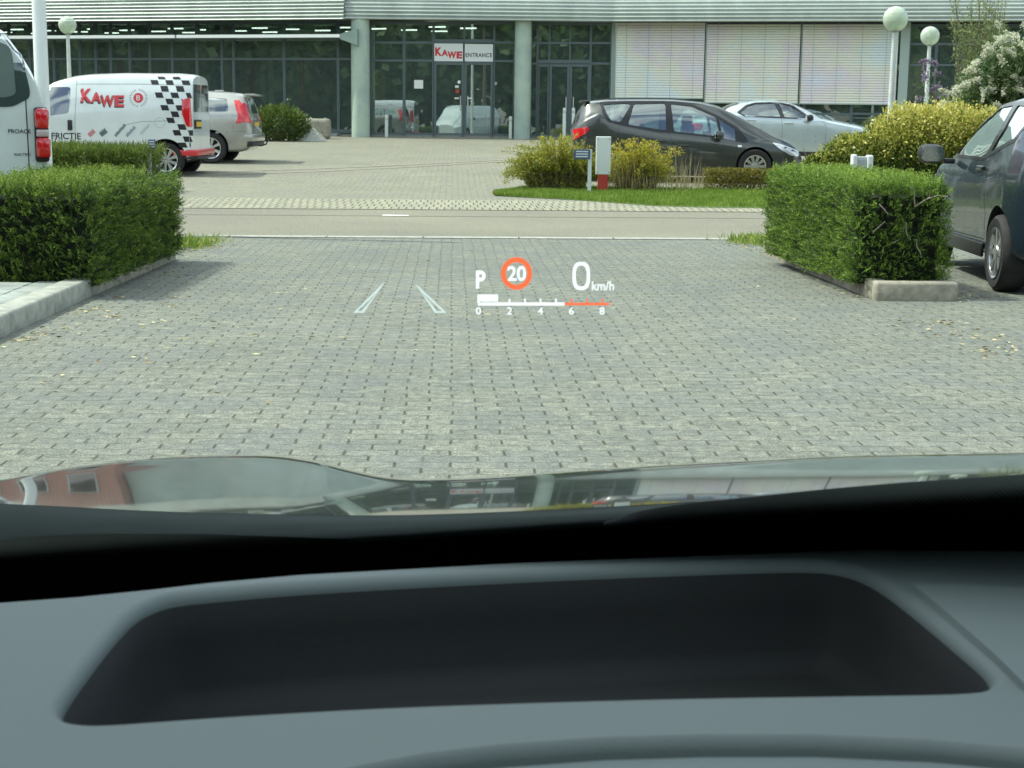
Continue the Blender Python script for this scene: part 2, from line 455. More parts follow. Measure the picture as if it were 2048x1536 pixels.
Lf['purple_fl'] = leafmat('purple_florets', [(0, (.20, .15, .21)), (1, (.36, .30, .40))], .7, .3)
Lf['litter'] = leafmat('dry_litter', [(0, (.18, .10, .05)), (.3, (.38, .30, .14)), (1, (.60, .54, .30))], .8, 0)
M['bark'] = noisy('bark', (.14, .11, .085), .9, .4, 20, .5)
M['twig'] = noisy('bare_twig', (.34, .29, .24), .85, .3, 30, 0)
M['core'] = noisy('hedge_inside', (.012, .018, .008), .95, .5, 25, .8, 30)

def snoise(P, sc, seed=0):
    s_ = 0
    for k in range(3):
        a_ = np.array([1.3+k*.7+seed, 2.1-k*.4, .9+k*1.1])*sc*(1.6**k); ph = seed*1.7+k*2.2
        s_ = s_+np.sin(P[..., 0]*a_[0]+ph+1.3*np.sin(P[..., 1]*a_[1]*.8+ph))*np.cos(P[..., 2]*a_[2]+P[..., 1]*a_[0]*.6+ph*1.3)/(1.4**k)
    return s_/2.2

def clipped_hedge(name, corners, z0, z1, dens, leaf, label, seed, sparse=0.0, twigs=0, sheen=.0):
    """corners: 4 ground points (counter clockwise), box hedge covered by sprigs of needles"""
    root = empty(name, (corners[0][0], corners[0][1], 0), label, 'hedge')
    org = Vector((corners[0][0], corners[0][1], 0))
    C4 = [np.array([c[0], c[1]]) for c in corners]; cen = sum(C4)/4
    faces = [(np.array([*C4[i], z0]), np.array([*(C4[(i+1) % 4]-C4[i]), 0]), np.array([0, 0, z1-z0])) for i in range(4)]
    faces.append((np.array([*C4[0], z1]), np.array([*(C4[1]-C4[0]), 0]), np.array([*(C4[3]-C4[0]), 0])))
    P = []; N = []
    for (o_, u, v) in faces:
        n_ = np.cross(u, v); A = np.linalg.norm(n_); n_ = n_/A
        if n_[2] < .5 and np.dot(n_[:2], o_[:2]+(u[:2])/2-cen) < 0: n_ = -n_
        k = int(A*dens*(1.25 if n_[2] > .5 else 1))
        ab = rng.random((k, 2)); pts = o_+ab[:, :1]*u+ab[:, 1:]*v
        P.append(pts); N.append(np.repeat(n_[None], k, 0))
    P = np.concatenate(P); N = np.concatenate(N)
    rel = snoise(P, 5.5, seed)
    # rounded shoulders + uneven surface
    depth = rng.random(len(P))**1.5*.085
    if sparse:
        hole = (snoise(P, 4.2, seed+3) > .35) & (N[:, 1] < -.5)
        keep = ~(hole & (rng.random(len(P)) < sparse)); P, N, rel, depth = P[keep], N[keep], rel[keep], depth[keep]
    P = P+N*(rel*.02+.018*snoise(P, 19, seed+2)-depth)[:, None]
    e = np.minimum((z1-P[:, 2]), .05); inw = np.array([*cen, 0])-P; inw[:, 2] = 0; inw = norm(inw)
    P = P+inw*((.05-e)*.5*(N[:, 2] < .5))[:, None]
    n = len(P)
    stem = norm(N*(.75+.5*rng.random((n, 1)))+np.array([0, 0, .55])+rng.normal(size=(n, 3))*.42)
    Ls = .05+.05*rng.random(n)
    Ls[N[:, 2] > .5] *= 1.25
    K = 12
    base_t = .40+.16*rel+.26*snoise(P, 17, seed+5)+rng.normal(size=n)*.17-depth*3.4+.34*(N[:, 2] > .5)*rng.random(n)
    side = norm(np.cross(stem, rng.normal(size=(n, 3))))
    Q = []; T = []
    for k in range(K):
        s_ = (k//2+.5)/(K/2); sg = 1 if k % 2 else -1
        p = P+stem*(Ls*s_)[:, None]; d = stem*.75+side*sg*(1.0-.4*s_)+rng.normal(size=(n, 3))*.15
        Q.append(leaf_quads(p, d, .024*(1.1-.35*s_), .0076)); T.append(base_t+.22*s_+rng.normal(size=n)*.06)
    V = np.concatenate(Q)-np.array([*org])
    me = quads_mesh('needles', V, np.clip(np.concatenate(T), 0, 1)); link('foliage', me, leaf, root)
    # dark inside
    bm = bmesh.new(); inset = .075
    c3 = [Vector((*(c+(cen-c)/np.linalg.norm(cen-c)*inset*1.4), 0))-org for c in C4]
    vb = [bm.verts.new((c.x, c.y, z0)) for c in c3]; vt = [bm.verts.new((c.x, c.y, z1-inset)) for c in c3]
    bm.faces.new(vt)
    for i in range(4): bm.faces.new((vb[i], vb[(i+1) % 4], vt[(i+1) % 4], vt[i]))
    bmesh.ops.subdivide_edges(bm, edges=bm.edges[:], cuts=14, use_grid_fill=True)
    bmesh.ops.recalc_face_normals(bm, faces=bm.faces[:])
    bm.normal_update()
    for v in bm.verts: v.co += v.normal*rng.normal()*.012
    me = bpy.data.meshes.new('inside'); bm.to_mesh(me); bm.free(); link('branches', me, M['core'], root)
    if twigs:
        b_ = MB()
        for (px, py, dirs) in twigs:
            p = atplane(px, py, Vector((0, corners[0][1]-.005, 0)), Vector((0, 1, 0)))-org
            for poly in dirs:
                pts = [p]+[p+Vector((a_*.0037, -.006-.01*i, -b_*.0037)) for i, (a_, b_) in enumerate(poly)]
                b_.tube(pts, [.0055-.0012*i*(3/len(pts)) for i in range(len(pts))], 5)
        b_.build('bare_twigs', M['twig'], root, True)
    return root
clipped_hedge('hedge', [(-3.60, 10.42), (-2.86, 10.42), (-2.87, 13.2), (-3.72, 12.55)], .07, .735, 1500, Lf['yew'],
              'dark green box-clipped yew hedge at the left, in front of the white van', 1)
clipped_hedge('hedge', [(2.45, 11.03), (3.10, 11.03), (2.88, 13.65), (2.24, 13.65)], .09, .79, 1500, Lf['yew_l'],
              'right-hand clipped yew hedge with bare twigs showing, beside the dark hatchback', 2, sparse=.75,
              twigs=[(1830, 413, [[(-3, -18), (-2, -30), (-14, -38)], [(20, -14), (42, -22), (60, -20)], [(26, -18), (28, -34)]]),
                     (1812, 445, [[(1, 20), (10, 34)], [(-10, 32), (-24, 40)]]), (1833, 478, [[(1, 14), (8, 26), (10, 36)]]),
                     (1758, 408, [[(10, 10), (18, 20)]]), (1745, 465, [[(12, -12), (22, -22)]])])

def blob_points(n, c, r, seed=0, bump=.25, shell=.55, zmin=None):
    """points in a lumpy ellipsoid shell"""
    d = norm(rng.normal(size=(n, 3))); c = np.array(c); r = np.array(r)
    rad = (shell+(1-shell)*rng.random(n)**.6)*(1+bump*snoise(d*3.0, 1.1, seed))
    P = c+d*r*rad[:, None]
    if zmin is not None:
        k = P[:, 2] > zmin; P = P[k]; d = d[k]
    return P, d
def shrub(name, label, c, r, n, leaf, L, W, seed, parent=None, tint=lambda P, d: .5, spread=.2, up=.4, droop=0, z0=None, stems=14, bump=.25, shell=.5, cat='shrub', arch=0, group=None, archr=1.35):
    base = Vector((c[0], c[1], g(c[1]) if z0 is None else z0))
    root = empty(name, base, label, cat, group=group)
    P, d = blob_points(n, c, r, seed, bump, shell, base.z+.02)
    if arch:   # arching branches beyond the body
        ex = []; exd = []
        for k in range(arch):
            a_ = rng.random()*2*math.pi; e_ = .35+.6*rng.random()
            h = np.array([math.cos(a_), math.sin(a_)*.6, 0]); ln = archr*(.8+.4*rng.random())
            for s_ in np.linspace(.3, 1, 70):
                p = np.array(c)+np.array([h[0]*r[0], h[1]*r[1], 0])*s_*ln+np.array([0, 0, r[2]*(e_*math.sin(s_*2.2)*1.25-.1)])
                for q in range(3): ex.append(p+rng.normal(size=3)*.012); exd.append(h+rng.normal(size=3)*.7)
        ex = np.array(ex); exd = np.array(exd); P = np.concatenate([P, ex]); d = np.concatenate([d, exd])
    D = d*.8+rng.normal(size=d.shape)*.6+np.array([0, 0, up-droop])
    Lr = L*(.6+.8*rng.random(len(P)))
    t = np.clip(tint(P, d)+rng.normal(size=len(P))*spread, 0, 1)
    V = leaf_quads(P, D, Lr, Lr*W, .15)-np.array([*base])
    link('foliage', quads_mesh('leaves', V, t), leaf, root)
    b_ = MB()
    for k in range(stems):
        a_ = rng.random()*6.283; q = np.array(c)-np.array([*base])+np.array([math.cos(a_)*r[0]*.6, math.sin(a_)*r[1]*.6, r[2]*(.2+.5*rng.random())])
        b_.tube([(math.cos(a_)*r[0]*.15, math.sin(a_)*r[1]*.15, 0), (q[0]*.5, q[1]*.5, q[2]*.45), tuple(q)], [.014, .01, .004], 5)
    b_.build('stems', M['bark'], root, True)
    return root
def P3(px, py, Y): v = at(px, py, Y); return (v.x, v.y, v.z)

# low reddish hedge
def low_hedge(name, label, x0, x1, y0, y1, h, leaf, n, L, W, tint, seed, ragged=.05, spread=.2, up=.7):
    base = Vector(((x0+x1)/2, y0, g(y0))); root = empty(name, base, label, 'hedge')
    P = np.stack([x0+(x1-x0)*rng.random(n), y0+(y1-y0)*rng.random(n), np.zeros(n)], 1)
    P[:, 2] = h*(1-rng.random(n)**2.2*.98)+snoise(P, 3.0, seed)*ragged+g(y0)
    P[:, 0] += snoise(P, 6, seed+1)*.06; P[:, 1] += snoise(P, 6, seed+2)*.06
    D = rng.normal(size=P.shape)*.55+np.array([0, -.25, up]); Lr = L*(.6+.9*rng.random(n))
    t = np.clip(tint(P)+rng.normal(size=n)*spread, 0, 1)
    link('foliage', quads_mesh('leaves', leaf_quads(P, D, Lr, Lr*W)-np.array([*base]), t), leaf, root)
    b_ = MB()
    for k in range(int((x1-x0)*4)):
        x = x0+(x1-x0)*random.random()-base.x; yy = (y1-y0)*random.random()*.7
        b_.tube([(x, yy, 0), (x+random.uniform(-.1, .1), yy, h*.5), (x+random.uniform(-.16, .16), yy-.05, h*.85)], [.008, .006, .003], 4)
    b_.build('stems', M['twig'], root); return root
a_ = at(1410, 370, 27.6).x; b_x = at(1560, 370, 27.6).x
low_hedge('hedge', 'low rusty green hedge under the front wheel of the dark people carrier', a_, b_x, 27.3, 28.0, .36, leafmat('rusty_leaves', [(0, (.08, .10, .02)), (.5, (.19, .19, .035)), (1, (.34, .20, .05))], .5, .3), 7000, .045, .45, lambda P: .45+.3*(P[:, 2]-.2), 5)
a_ = at(60, 340, 24.6).x; b_x = at(303, 340, 24.6).x
low_hedge('hedge', 'shaggy grassy hedge in front of the chequered delivery van', a_, b_x, 24.3, 25.5, .65, Lf['wild'], 17000, .13, .10, lambda P: .34+.5*(P[:, 2]-.2), 6, .08)

# variegated euonymus
ecs = [((1706, 322), (.48, .5, .42)), ((1815, 284), (.60, .55, .60)), ((1890, 285), (.66, .5, .62)), ((1975, 290), (.55, .5, .58)), ((1650, 344), (.38, .4, .30)), ((1760, 318), (.5, .5, .5)), ((1850, 315), (.6, .5, .5)), ((1930, 325), (.6, .5, .5))]
P_all = []; d_all = []
for k, ((px, py), rr) in enumerate(ecs):
    c = P3(px, py, 24.2); P, d = blob_points(8500, c, rr, 10+k, .18, .45); P_all.append(P); d_all.append(d)
P = np.concatenate(P_all); d = np.concatenate(d_all); k = P[:, 2] > .05; P, d = P[k], d[k]
c = P3(1800, 300, 24.2); root = empty('shrub', (c[0], c[1], g(24.2)), 'broad variegated shrub with yellow-tipped leaves behind the right clipped hedge', 'shrub')
# upright shoots
sh = []
for k in range(120):
    x = at(1625+random.random()*355, 300, 24.0); top = P3(x.x/24.0*3038+1024, 0, 24)
    zt_ = .52+.80*math.exp(-((x.x-6.7)/1.25)**2)+random.uniform(-.05, .34)
    if k == 7: x.x = at(1800, 300, 24).x; zt_ = 1.52
    for s_ in np.linspace(0, 1, 16): sh.append((x.x+random.uniform(-.04, .04), 23.95+random.uniform(-.3, .3)*.3, zt_-.30+.33*s_))
sh = np.array(sh); P = np.concatenate([P, sh]); d = np.concatenate([d, rng.normal(size=sh.shape)])
D = d*.7+rng.normal(size=d.shape)*.6+np.array([0, -.1, .35])
Lr = .05*(.6+.8*rng.random(len(P)))
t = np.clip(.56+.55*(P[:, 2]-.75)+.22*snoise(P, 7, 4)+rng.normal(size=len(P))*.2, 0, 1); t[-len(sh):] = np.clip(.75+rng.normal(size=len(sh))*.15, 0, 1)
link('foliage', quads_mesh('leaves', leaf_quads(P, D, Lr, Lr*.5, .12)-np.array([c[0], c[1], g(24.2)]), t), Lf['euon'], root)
b_ = MB()
for k in range(40):
    x = random.uniform(-1.4, 1.4); b_.tube([(x, 0, -.02), (x+random.uniform(-.2, .2), random.uniform(-.2, .2), .4), (x+random.uniform(-.3, .3), random.uniform(-.3, .3), .85)], [.015, .01, .004], 5)
b_.build('stems', M['bark'], root, True)

def buddleia(name, label, stems, flower, nleaf, seed, leafscale=.11, fl=.6, base=None, leaf=None):
    """arching stems with narrow leaves and drooping flower spikes; stems: list of point lists (world)"""
    root = empty(name, base, label, 'shrub')
    b_ = MB(); LP = []; LD = []; FP = []; FD = []
    bb = np.array(base)
    for st in stems:
        pts = [np.array(p)-bb for p in st]
        b_.tube([tuple(p) for p in pts], [.012-.009*i/(len(pts)-1) for i in range(len(pts))], 4)
        for i in range(len(pts)-1):
            for q in range(nleaf):
                s_ = rng.random(); p = pts[i]*(1-s_)+pts[i+1]*s_
                if i < 1 and rng.random() < .6: continue
                LP.append(p+rng.normal(size=3)*.05); LD.append(norm(rng.normal(size=3)+np.array([0, 0, -.1])))
        if rng.random() < fl:
            fs_ = 1.0
            p = pts[-1]+np.array([0, -.45*rng.random(), .03]); dr = norm(pts[-1]-pts[-2]+np.array([0, 0, -.15])+rng.normal(size=3)*.3); ln = .16+.12*rng.random()
            for q in range(190):
                s_ = rng.random(); cc = p+dr*ln*s_+np.array([0, 0, -.10*s_*s_]); FP.append(cc+rng.normal(size=3)*.024*(1.15-s_)); FD.append(rng.normal(size=3))
    LP = np.array(LP); LD = np.array(LD); Lr = leafscale*(.5+.9*rng.random(len(LP)))
    link('foliage', quads_mesh('leaves', leaf_quads(LP, LD, Lr, Lr*.22, .1), np.clip(.45+rng.normal(size=len(LP))*.25, 0, 1)), leaf or Lf['budd'], root)
    if FP:
        FP = np.array(FP); FD = np.array(FD)
        link('flower_spikes', quads_mesh('florets', leaf_quads(FP, FD, .030, .028), np.clip(.6+rng.normal(size=len(FP))*.25, 0, 1)), flower, root)
    b_.build('stems', M['bark'], root); return root
def arcs(base, targets, lean=.35):
    out = []
    for t_ in targets:
        b0 = Vector(base)+Vector((random.uniform(-.4, .4), random.uniform(-.4, .4), 0)); t_ = Vector(t_); m1 = b0.lerp(t_, .4)+Vector((0, 0, lean*.5)); m2 = b0.lerp(t_, .75)+Vector((0, 0, lean*.45))
        out.append([b0, m1, m2, t_])
    return out
random.seed(11)
tg = []
for k in range(430):
    px = 1850+random.random()**.9*300; lim = 245-(px-1850)*1.25 if px < 1985 else 55+random.random()*30
    py = max(55, lim)+random.random()**1.2*200; py = min(py, 275)
    tg.append(at(px, py, 27+random.uniform(-.9, .9)))
bs = at(2010, 300, 27.2); bs.z = g(27.2)
buddleia('shrub', 'tall buddleia with many white drooping flower spikes at the right edge', arcs(bs, tg), Lf['white_fl'], 40, 1, .14, .6, bs)
tg = [at(1828+random.random()*62, 128+random.random()*100, 28.6+random.uniform(-.3, .3)) for k in range(13)]
bs = at(1885, 300, 28.7); bs.z = g(28.7)
buddleia('shrub', 'small buddleia with purple flowers beside the rear globe lamp', arcs(bs, tg, .3), Lf['purple_fl'], 14, 2, .09, .8, bs)
tg = [at(1895+random.random()*120, -70+random.random()*180, 31+random.uniform(-.4, .4)) for k in range(46)]
bs = at(1965, 300, 31.2); bs.z = g(31.2)
buddleia('young_tree', 'thin pale-green young tree rising behind the white-flowered buddleia', arcs(bs, tg, .1), Lf['white_fl'], 60, 3, .08, 0, bs, leafmat('pale_young_leaves', [(0, (.10, .15, .05)), (.5, (.24, .30, .10)), (1, (.40, .44, .20))], .5, .4))['category'] = 'tree'

# golden arching shrubs round the white post
def golden(label, x0, x1, ytop, Y, n, seed, tint, yb=372):
    random.seed(seed); tg = []
    for k in range(n):
        px = random.uniform(x0, x1); c_ = (x0+x1)/2; hw_ = (x1-x0)/2; e_ = math.sqrt(max(.12, 1-abs((px-c_)/hw_)**3))
        py = yb-(yb-ytop)*e_*(.30+.70*random.random()**.7)*random.uniform(.72, 1.08); tg.append(at(px, py, Y+random.uniform(-.45, .45)))
    for k in range(5): tg.append(at((x0-8 if x0 < 1100 else x1+6)+random.uniform(-14, 22), random.uniform(285, 325), Y+random.uniform(-.3, .3)))
    bs = at((x0+x1)/2, yb, Y); bs.z = g(Y); root = empty('shrub', bs, label, 'shrub'); bb_ = np.array(bs); LP = []; LD = []; b_ = MB()
    for q in tg:
        b0 = Vector((bs.x+(q.x-bs.x)*.45+random.uniform(-.1, .1), Y+random.uniform(-.2, .2), g(Y))); m1 = b0.lerp(q, .5)+Vector((0, 0, .10)); m2 = b0.lerp(q, .8)+Vector((0, 0, .10)); end = q+Vector(((q.x-bs.x)*.22, 0, -.05))
        pts = [np.array(p)-bb_ for p in (b0, m1, m2, end)]; b_.tube([tuple(p) for p in pts], [.006, .004, .003, .002], 4)
        for i in range(3):
            for h_ in range(26):
                s_ = rng.random(); p = pts[i]*(1-s_)+pts[i+1]*s_; LP.append(p+rng.normal(size=3)*.022); LD.append(rng.normal(size=3)*.8+(pts[i+1]-pts[i])*2)
    LP = np.array(LP); LD = np.array(LD); Lr = .038*(.5+.9*rng.random(len(LP)))
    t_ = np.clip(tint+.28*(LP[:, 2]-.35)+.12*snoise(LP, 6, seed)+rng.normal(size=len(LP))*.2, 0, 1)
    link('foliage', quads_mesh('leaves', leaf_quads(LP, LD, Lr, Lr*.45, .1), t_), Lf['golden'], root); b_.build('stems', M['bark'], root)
golden('yellow-green arching shrub left of the white box on a red post', 1022, 1204, 266, 26.9, 320, 31, .40)
golden('golden shrub right of the white box on a red post', 1206, 1340, 272, 27.1, 190, 32, .58)

# green bush by the facade
c = P3(556, 252, 46.5)
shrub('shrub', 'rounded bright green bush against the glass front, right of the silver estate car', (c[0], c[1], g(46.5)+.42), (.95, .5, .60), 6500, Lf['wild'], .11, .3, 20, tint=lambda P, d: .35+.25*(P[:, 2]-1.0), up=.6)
c = P3(160, 252, 47.0)

# lawn strip
lawn = [(989, 392), (1060, 396), (1136, 400), (1230, 407), (1311, 413), (1420, 416), (1520, 417), (1640, 418), (1760, 418)]
pf = [atz(x, y, 0) for x, y in lawn]; pb = []
for p in pf: pb.append(Vector((p.x+(p.y-24)*.0, max(27.6, p.y+1.2) if p.x > 0 else 25.6, 0)))
V = []; Fc = []
for i, (a0, b0) in enumerate(zip(pf, pb)):
    for s_ in (0, .25, .5, .75, 1): q = a0.lerp(b0, s_); V.append((q.x, q.y, g(q.y)+.008))
for i in range(len(pf)-1):
    for j in range(4): Fc.append((i*5+j, i*5+5+j, i*5+6+j, i*5+1+j))
me = bpy.data.meshes.new('lawn'); me.from_pydata(V, [], Fc); me.update(); o = link('lawn', me, M['grassbase']); o['kind'] = 'structure'
def blades(name, P, hgt, w, leaf, tintc, sp=.2, lean=.35):
    n = len(P); D = rng.normal(size=(n, 3))*lean+np.array([0, 0, 1]); V = leaf_quads(P, D, hgt, w)
    o = link(name, quads_mesh(name, V, np.clip(tintc+rng.normal(size=n)*sp, 0, 1)), leaf); o['kind'] = 'stuff'; return o
def fill(n):
    out = []
    while len(out) < n:
        i = random.randrange(len(pf)-1); s_ = random.random(); t_ = random.random()
        a0 = pf[i].lerp(pf[i+1], s_); b0 = pb[i].lerp(pb[i+1], s_); q = a0.lerp(b0, t_); out.append((q.x, q.y, g(q.y)+.006))
    return np.array(out)
P = fill(42000); tn = .42+.25*snoise(P*np.array([1, 1, 0]), 1.3, 3)
o = blades('grass', P, .05+.05*rng.random(len(P)), .010, Lf['grass'], tn)
tag(o, 'short mown grass strip in front of the dark people carrier', 'grass')
# tall dry stalks behind the lawn
P = []
for k in range(420):
    px = 1215+random.random()*190; y = 26.3+random.random()*1.4; q = at(px, 360, y); P.append((q.x, y, g(y)+.02))
P = np.array(P); o = blades('tall_grass', P, .18+.5*rng.random(len(P))**3+.1, .009, Lf['straw'], .6, .3, .12)
tag(o, 'tall dry grass stalks at the back of the lawn strip', 'grass')
# weeds at hedge ends
for (px, py, n, lab, rx) in ((372, 492, 900, 'weeds and dry leaves at the foot of the left hedge', .28), (1520, 486, 900, 'weeds at the far end of the right kerb', .30)):
    q = atz(px, py, 0); P = np.stack([q.x+rng.normal(size=n)*rx*.5, q.y+rng.normal(size=n)*.22, np.full(n, .004)], 1)
    o = blades('weeds', P, .05+.08*rng.random(n), .012, Lf['grass'], .6, .25, .7); tag(o, lab, 'weeds')
# litter of dry leaves and clippings
LP = []
def scat(px, py, sx, sy, n):
    for k in range(int(n*.6)):
        q = atz(px+random.gauss(0, sx), py+random.gauss(0, sy), .006); LP.append((q.x, q.y, .009))
for (px, py, sx, sy, n) in ((20, 672, 40, 6, 130), (130, 622, 45, 8, 160), (190, 592, 25, 5, 130), (300, 545, 35, 8, 130), (340, 525, 20, 5, 80), (225, 632, 18, 2, 26), (340, 612, 10, 2, 14), (345, 595, 12, 2, 14), (420, 492, 25, 5, 90),
                            (380, 495, 16, 5, 100), (1800, 592, 55, 4, 130), (1900, 590, 25, 5, 70), (1940, 596, 30, 4, 30), (1860, 645, 40, 6, 60), (1920, 670, 45, 6, 60), (1990, 700, 40, 8, 60), (1500, 492, 30, 6, 70), (1640, 570, 60, 8, 30), (100, 650, 60, 25, 70),
                            (925, 527, 4, 1, 4), (300, 660, 200, 45, 90), (700, 560, 500, 60, 40), (300, 720, 250, 60, 40)):
    scat(px, py, sx, sy, n)
LP = np.array(LP); LP = LP[(LP[:, 0] > -2.74) | (LP[:, 1] > 13.3)]
V = leaf_quads(LP, rng.normal(size=LP.shape)*np.array([1.6, .7, .05]), .022+.035*rng.random(len(LP)), .006+.009*rng.random(len(LP)))
V[:, :, 2] = np.clip(V[:, :, 2], .006, .02)
o = link('leaf_litter', quads_mesh('litter', V, np.clip(.55+rng.normal(size=len(V))*.35, 0, 1)), Lf['litter']); tag(o, 'scattered dry leaves and straw on the paving by the kerbs', 'leaf litter', kind='stuff')

# ---------------------------------------------------------------- office building
BY = 51.0
GZ = g(BY)
class Seg:
    """a straight piece of facade in plan, between two (px, Y) ends"""
    def __init__(s, a, b):
        A = at(a[0], 240, a[1]); B = at(b[0], 240, b[1]); s.p = Vector((A.x, A.y, 0)); d = Vector((B.x-A.x, B.y-A.y, 0)); s.L = d.length; s.u = d.normalized()
        s.n = Vector((s.u.y, -s.u.x, 0))          # towards the camera
        s.M = Matrix(((s.u.x, s.n.x, 0, s.p.x), (s.u.y, s.n.y, 0, s.p.y), (0, 0, 1, 0), (0, 0, 0, 1)))
    def uz(s, px, py, off=0):
        q = atplane(px, py, s.p+s.n*off, s.n); return (q-s.p).dot(s.u), q.z
SL = Seg((-70, 55.6), (716, 51.1)); SM = Seg((716, 51.1), (1226, 50.8)); SR = Seg((1226, 50.8), (2160, 47.7))
bld = empty('office_building', (0, BY, GZ), 'long low office building with ribbed pale metal fascia and glass front across the background', 'building')
BL = Vector((0, BY, GZ))
def bb(mb_, name, m, parent=bld, smooth=False, off=BL, ang=35):
    mb_.v = [tuple(Vector(v)-off) for v in mb_.v]
    return mb_.build(name, m, parent, smooth, ang)
EZ = SM.uz(1000, 41, .9)[1]                 # eaves height
def metalmat(name, c):
    m = mat(name, c, .42, metal=.35); t = NT(m)
    P = t.pos(); cv = t.n('CombineXYZ'); t.l(t.m('MULTIPLY', P[0], 1), cv.inputs[0]); t.l(t.m('MULTIPLY', P[2], .6), cv.inputs[2])
    f = t.noise(1.1, 5, .6, cv.outputs[0]); t.color(t.ramp(f, [(.3, tuple(k*.82 for k in c)), (.55, c), (.75, tuple(min(1, k*1.15) for k in c))]))
    return m
M['fascia'] = metalmat('ribbed_metal', (.42, .475, .435))
M['frame'] = mat('window_frame', (.10, .135, .14), .45, metal=.2)
M['framel'] = mat('light_frame', (.34, .42, .38), .5)
M['fglass'] = glassmat('facade_glass', (.68, .80, .76), .25)
_nt = M['fglass'].node_tree; _o = [x for x in _nt.nodes if x.type == 'OUTPUT_MATERIAL'][0]; _src = _o.inputs[0].links[0].from_socket
_d = _nt.nodes.new('ShaderNodeBsdfDiffuse'); _d.inputs[0].default_value = (.42, .50, .49, 1); _m = _nt.nodes.new('ShaderNodeMixShader'); _m.inputs[0].default_value = .08
_nt.links.new(_src, _m.inputs[1]); _nt.links.new(_d.outputs[0], _m.inputs[2]); _nt.links.new(_m.outputs[0], _o.inputs[0])
M['interior'] = noisy('interior_wall', (.24, .30, .26), .9, .45, .9, 0)
M['intfloor'] = mat('interior_floor', (.20, .22, .20), .4)
M['brick'] = None
def brickmat():
    m = mat('red_brick', (.3, .12, .08), .85); t = NT(m)
    b_ = t.n('TexBrick'); b_.inputs['Color1'].default_value = (.36, .15, .10, 1); b_.inputs['Color2'].default_value = (.27, .10, .07, 1); b_.inputs['Mortar'].default_value = (.35, .31, .27, 1)
    b_.inputs['Scale'].default_value = 1; b_.inputs['Brick Width'].default_value = .22; b_.inputs['Row Height'].default_value = .065; b_.inputs['Mortar Size'].default_value = .008
    P = t.pos(); cv = t.n('CombineXYZ'); t.l(t.m('ADD', P[0], P[1]), cv.inputs[0]); t.l(P[2], cv.inputs[1]); t.l(cv.outputs[0], b_.inputs['Vector'])
    t.color(b_.outputs[0]); return m
M['brick'] = brickmat()
def fascia(seg, u0, u1, off, z0, hgt, ribs, lean=0.0):
    """corrugated panel swept along the segment"""
    prof = [(off-.5, z0+.02), (off, z0+.02), (off+.01, z0)]
    n = ribs*8
    for i in range(n+1):
        t_ = i/n; z = z0+t_*hgt; prof.append((off+.012+.032*math.sin(t_*ribs*2*math.pi)-lean*t_*t_, z))
    prof += [(off-.5-lean, z0+hgt)]
    b_ = MB(); vs_ = [seg.M @ Vector((u0, o_, z)) for o_, z in prof]+[seg.M @ Vector((u1, o_, z)) for o_, z in prof]; k = len(prof)
    b_.add(vs_, [(i, i+1, i+1+k, i+k) for i in range(k-1)]); return b_
bb(fascia(SL, -12, SL.L-.05, 1.0, EZ-.02, .78, 7, .15), 'fascia', M['fascia'], smooth=True, ang=60)
bb(fascia(SM, -.35, SM.L+.02, .9, EZ, .95, 8, .55), 'fascia', M['fascia'], smooth=True, ang=60)
bb(fascia(SR, .02, SR.L+14, .9, EZ, .95, 8, .55), 'fascia', M['fascia'], smooth=True, ang=60)
# soffit, roof slab and upper storeys
b_ = MB()
for s, e0, e1, o_ in ((SL, -12, SL.L, .95), (SM, 0, SM.L, .85), (SR, 0, SR.L+14, .85)):
    b_.box(e0, e1, -9, o_, EZ+.03, EZ+.30, s.M)
bb(b_, 'roof_slab', noisy('soffit', (.16, .18, .17), .8, .2, 2))
b_ = MB(); b_.box(-12, SL.L-7.8, -8.5, .25, EZ+.72, EZ+8.6, SL.M); bb(b_, 'brick_storey', M['brick'])
b_ = MB(); b_.box(SL.L-7.7, SL.L, -8.5, -.2, EZ+.72, EZ+4.0, SL.M); b_.box(0, SM.L, -8.5, -.2, EZ+.9, EZ+4.0, SM.M); b_.box(0, SR.L+14, -8.5, -.2, EZ+.9, EZ+4.0, SR.M)
bb(b_, 'upper_storey', metalmat('upper_cladding', (.36, .43, .38)))
for k in range(9):
    u = -10.5+k*2.25
    if u > SL.L-9.5: break
    b_ = MB(); b_.box(u, u+1.3, .22, .28, EZ+2.1, EZ+4.2, SL.M); w_ = bb(b_, 'window', M['framel'])
    b_ = MB(); b_.box(u+.08, u+1.22, .25, .29, EZ+2.18, EZ+4.12, SL.M); bb(b_, 'pane', M['glass_dark'], w_)
# interior shell
b_ = MB()
for s, e1 in ((SL, SL.L), (SM, SM.L), (SR, SR.L+14)):
    e0 = -12 if s is SL else 0
    b_.box(e0, e1, -4.7, -4.5, GZ-.2, EZ+.02, s.M)
bb(b_, 'interior_wall', M['interior'])
b_ = MB(); b_.box(-12.3, -12, -8.4, 0, GZ-.2, EZ+.02, SL.M); bb(b_, 'end_wall', M['interior']); b_ = MB(); b_.box(SR.L+14, SR.L+14.3, -8.4, 0, GZ-.2, EZ+.02, SR.M); bb(b_, 'end_wall', M['interior'])
b_ = MB()
for s, e1 in ((SL, SL.L), (SM, SM.L), (SR, SR.L+14)):
    e0 = -12 if s is SL else 0
    b_.box(e0, e1, -8.38, .0, GZ-.3, GZ+.07, s.M)
bb(b_, 'interior_floor', M['intfloor'])

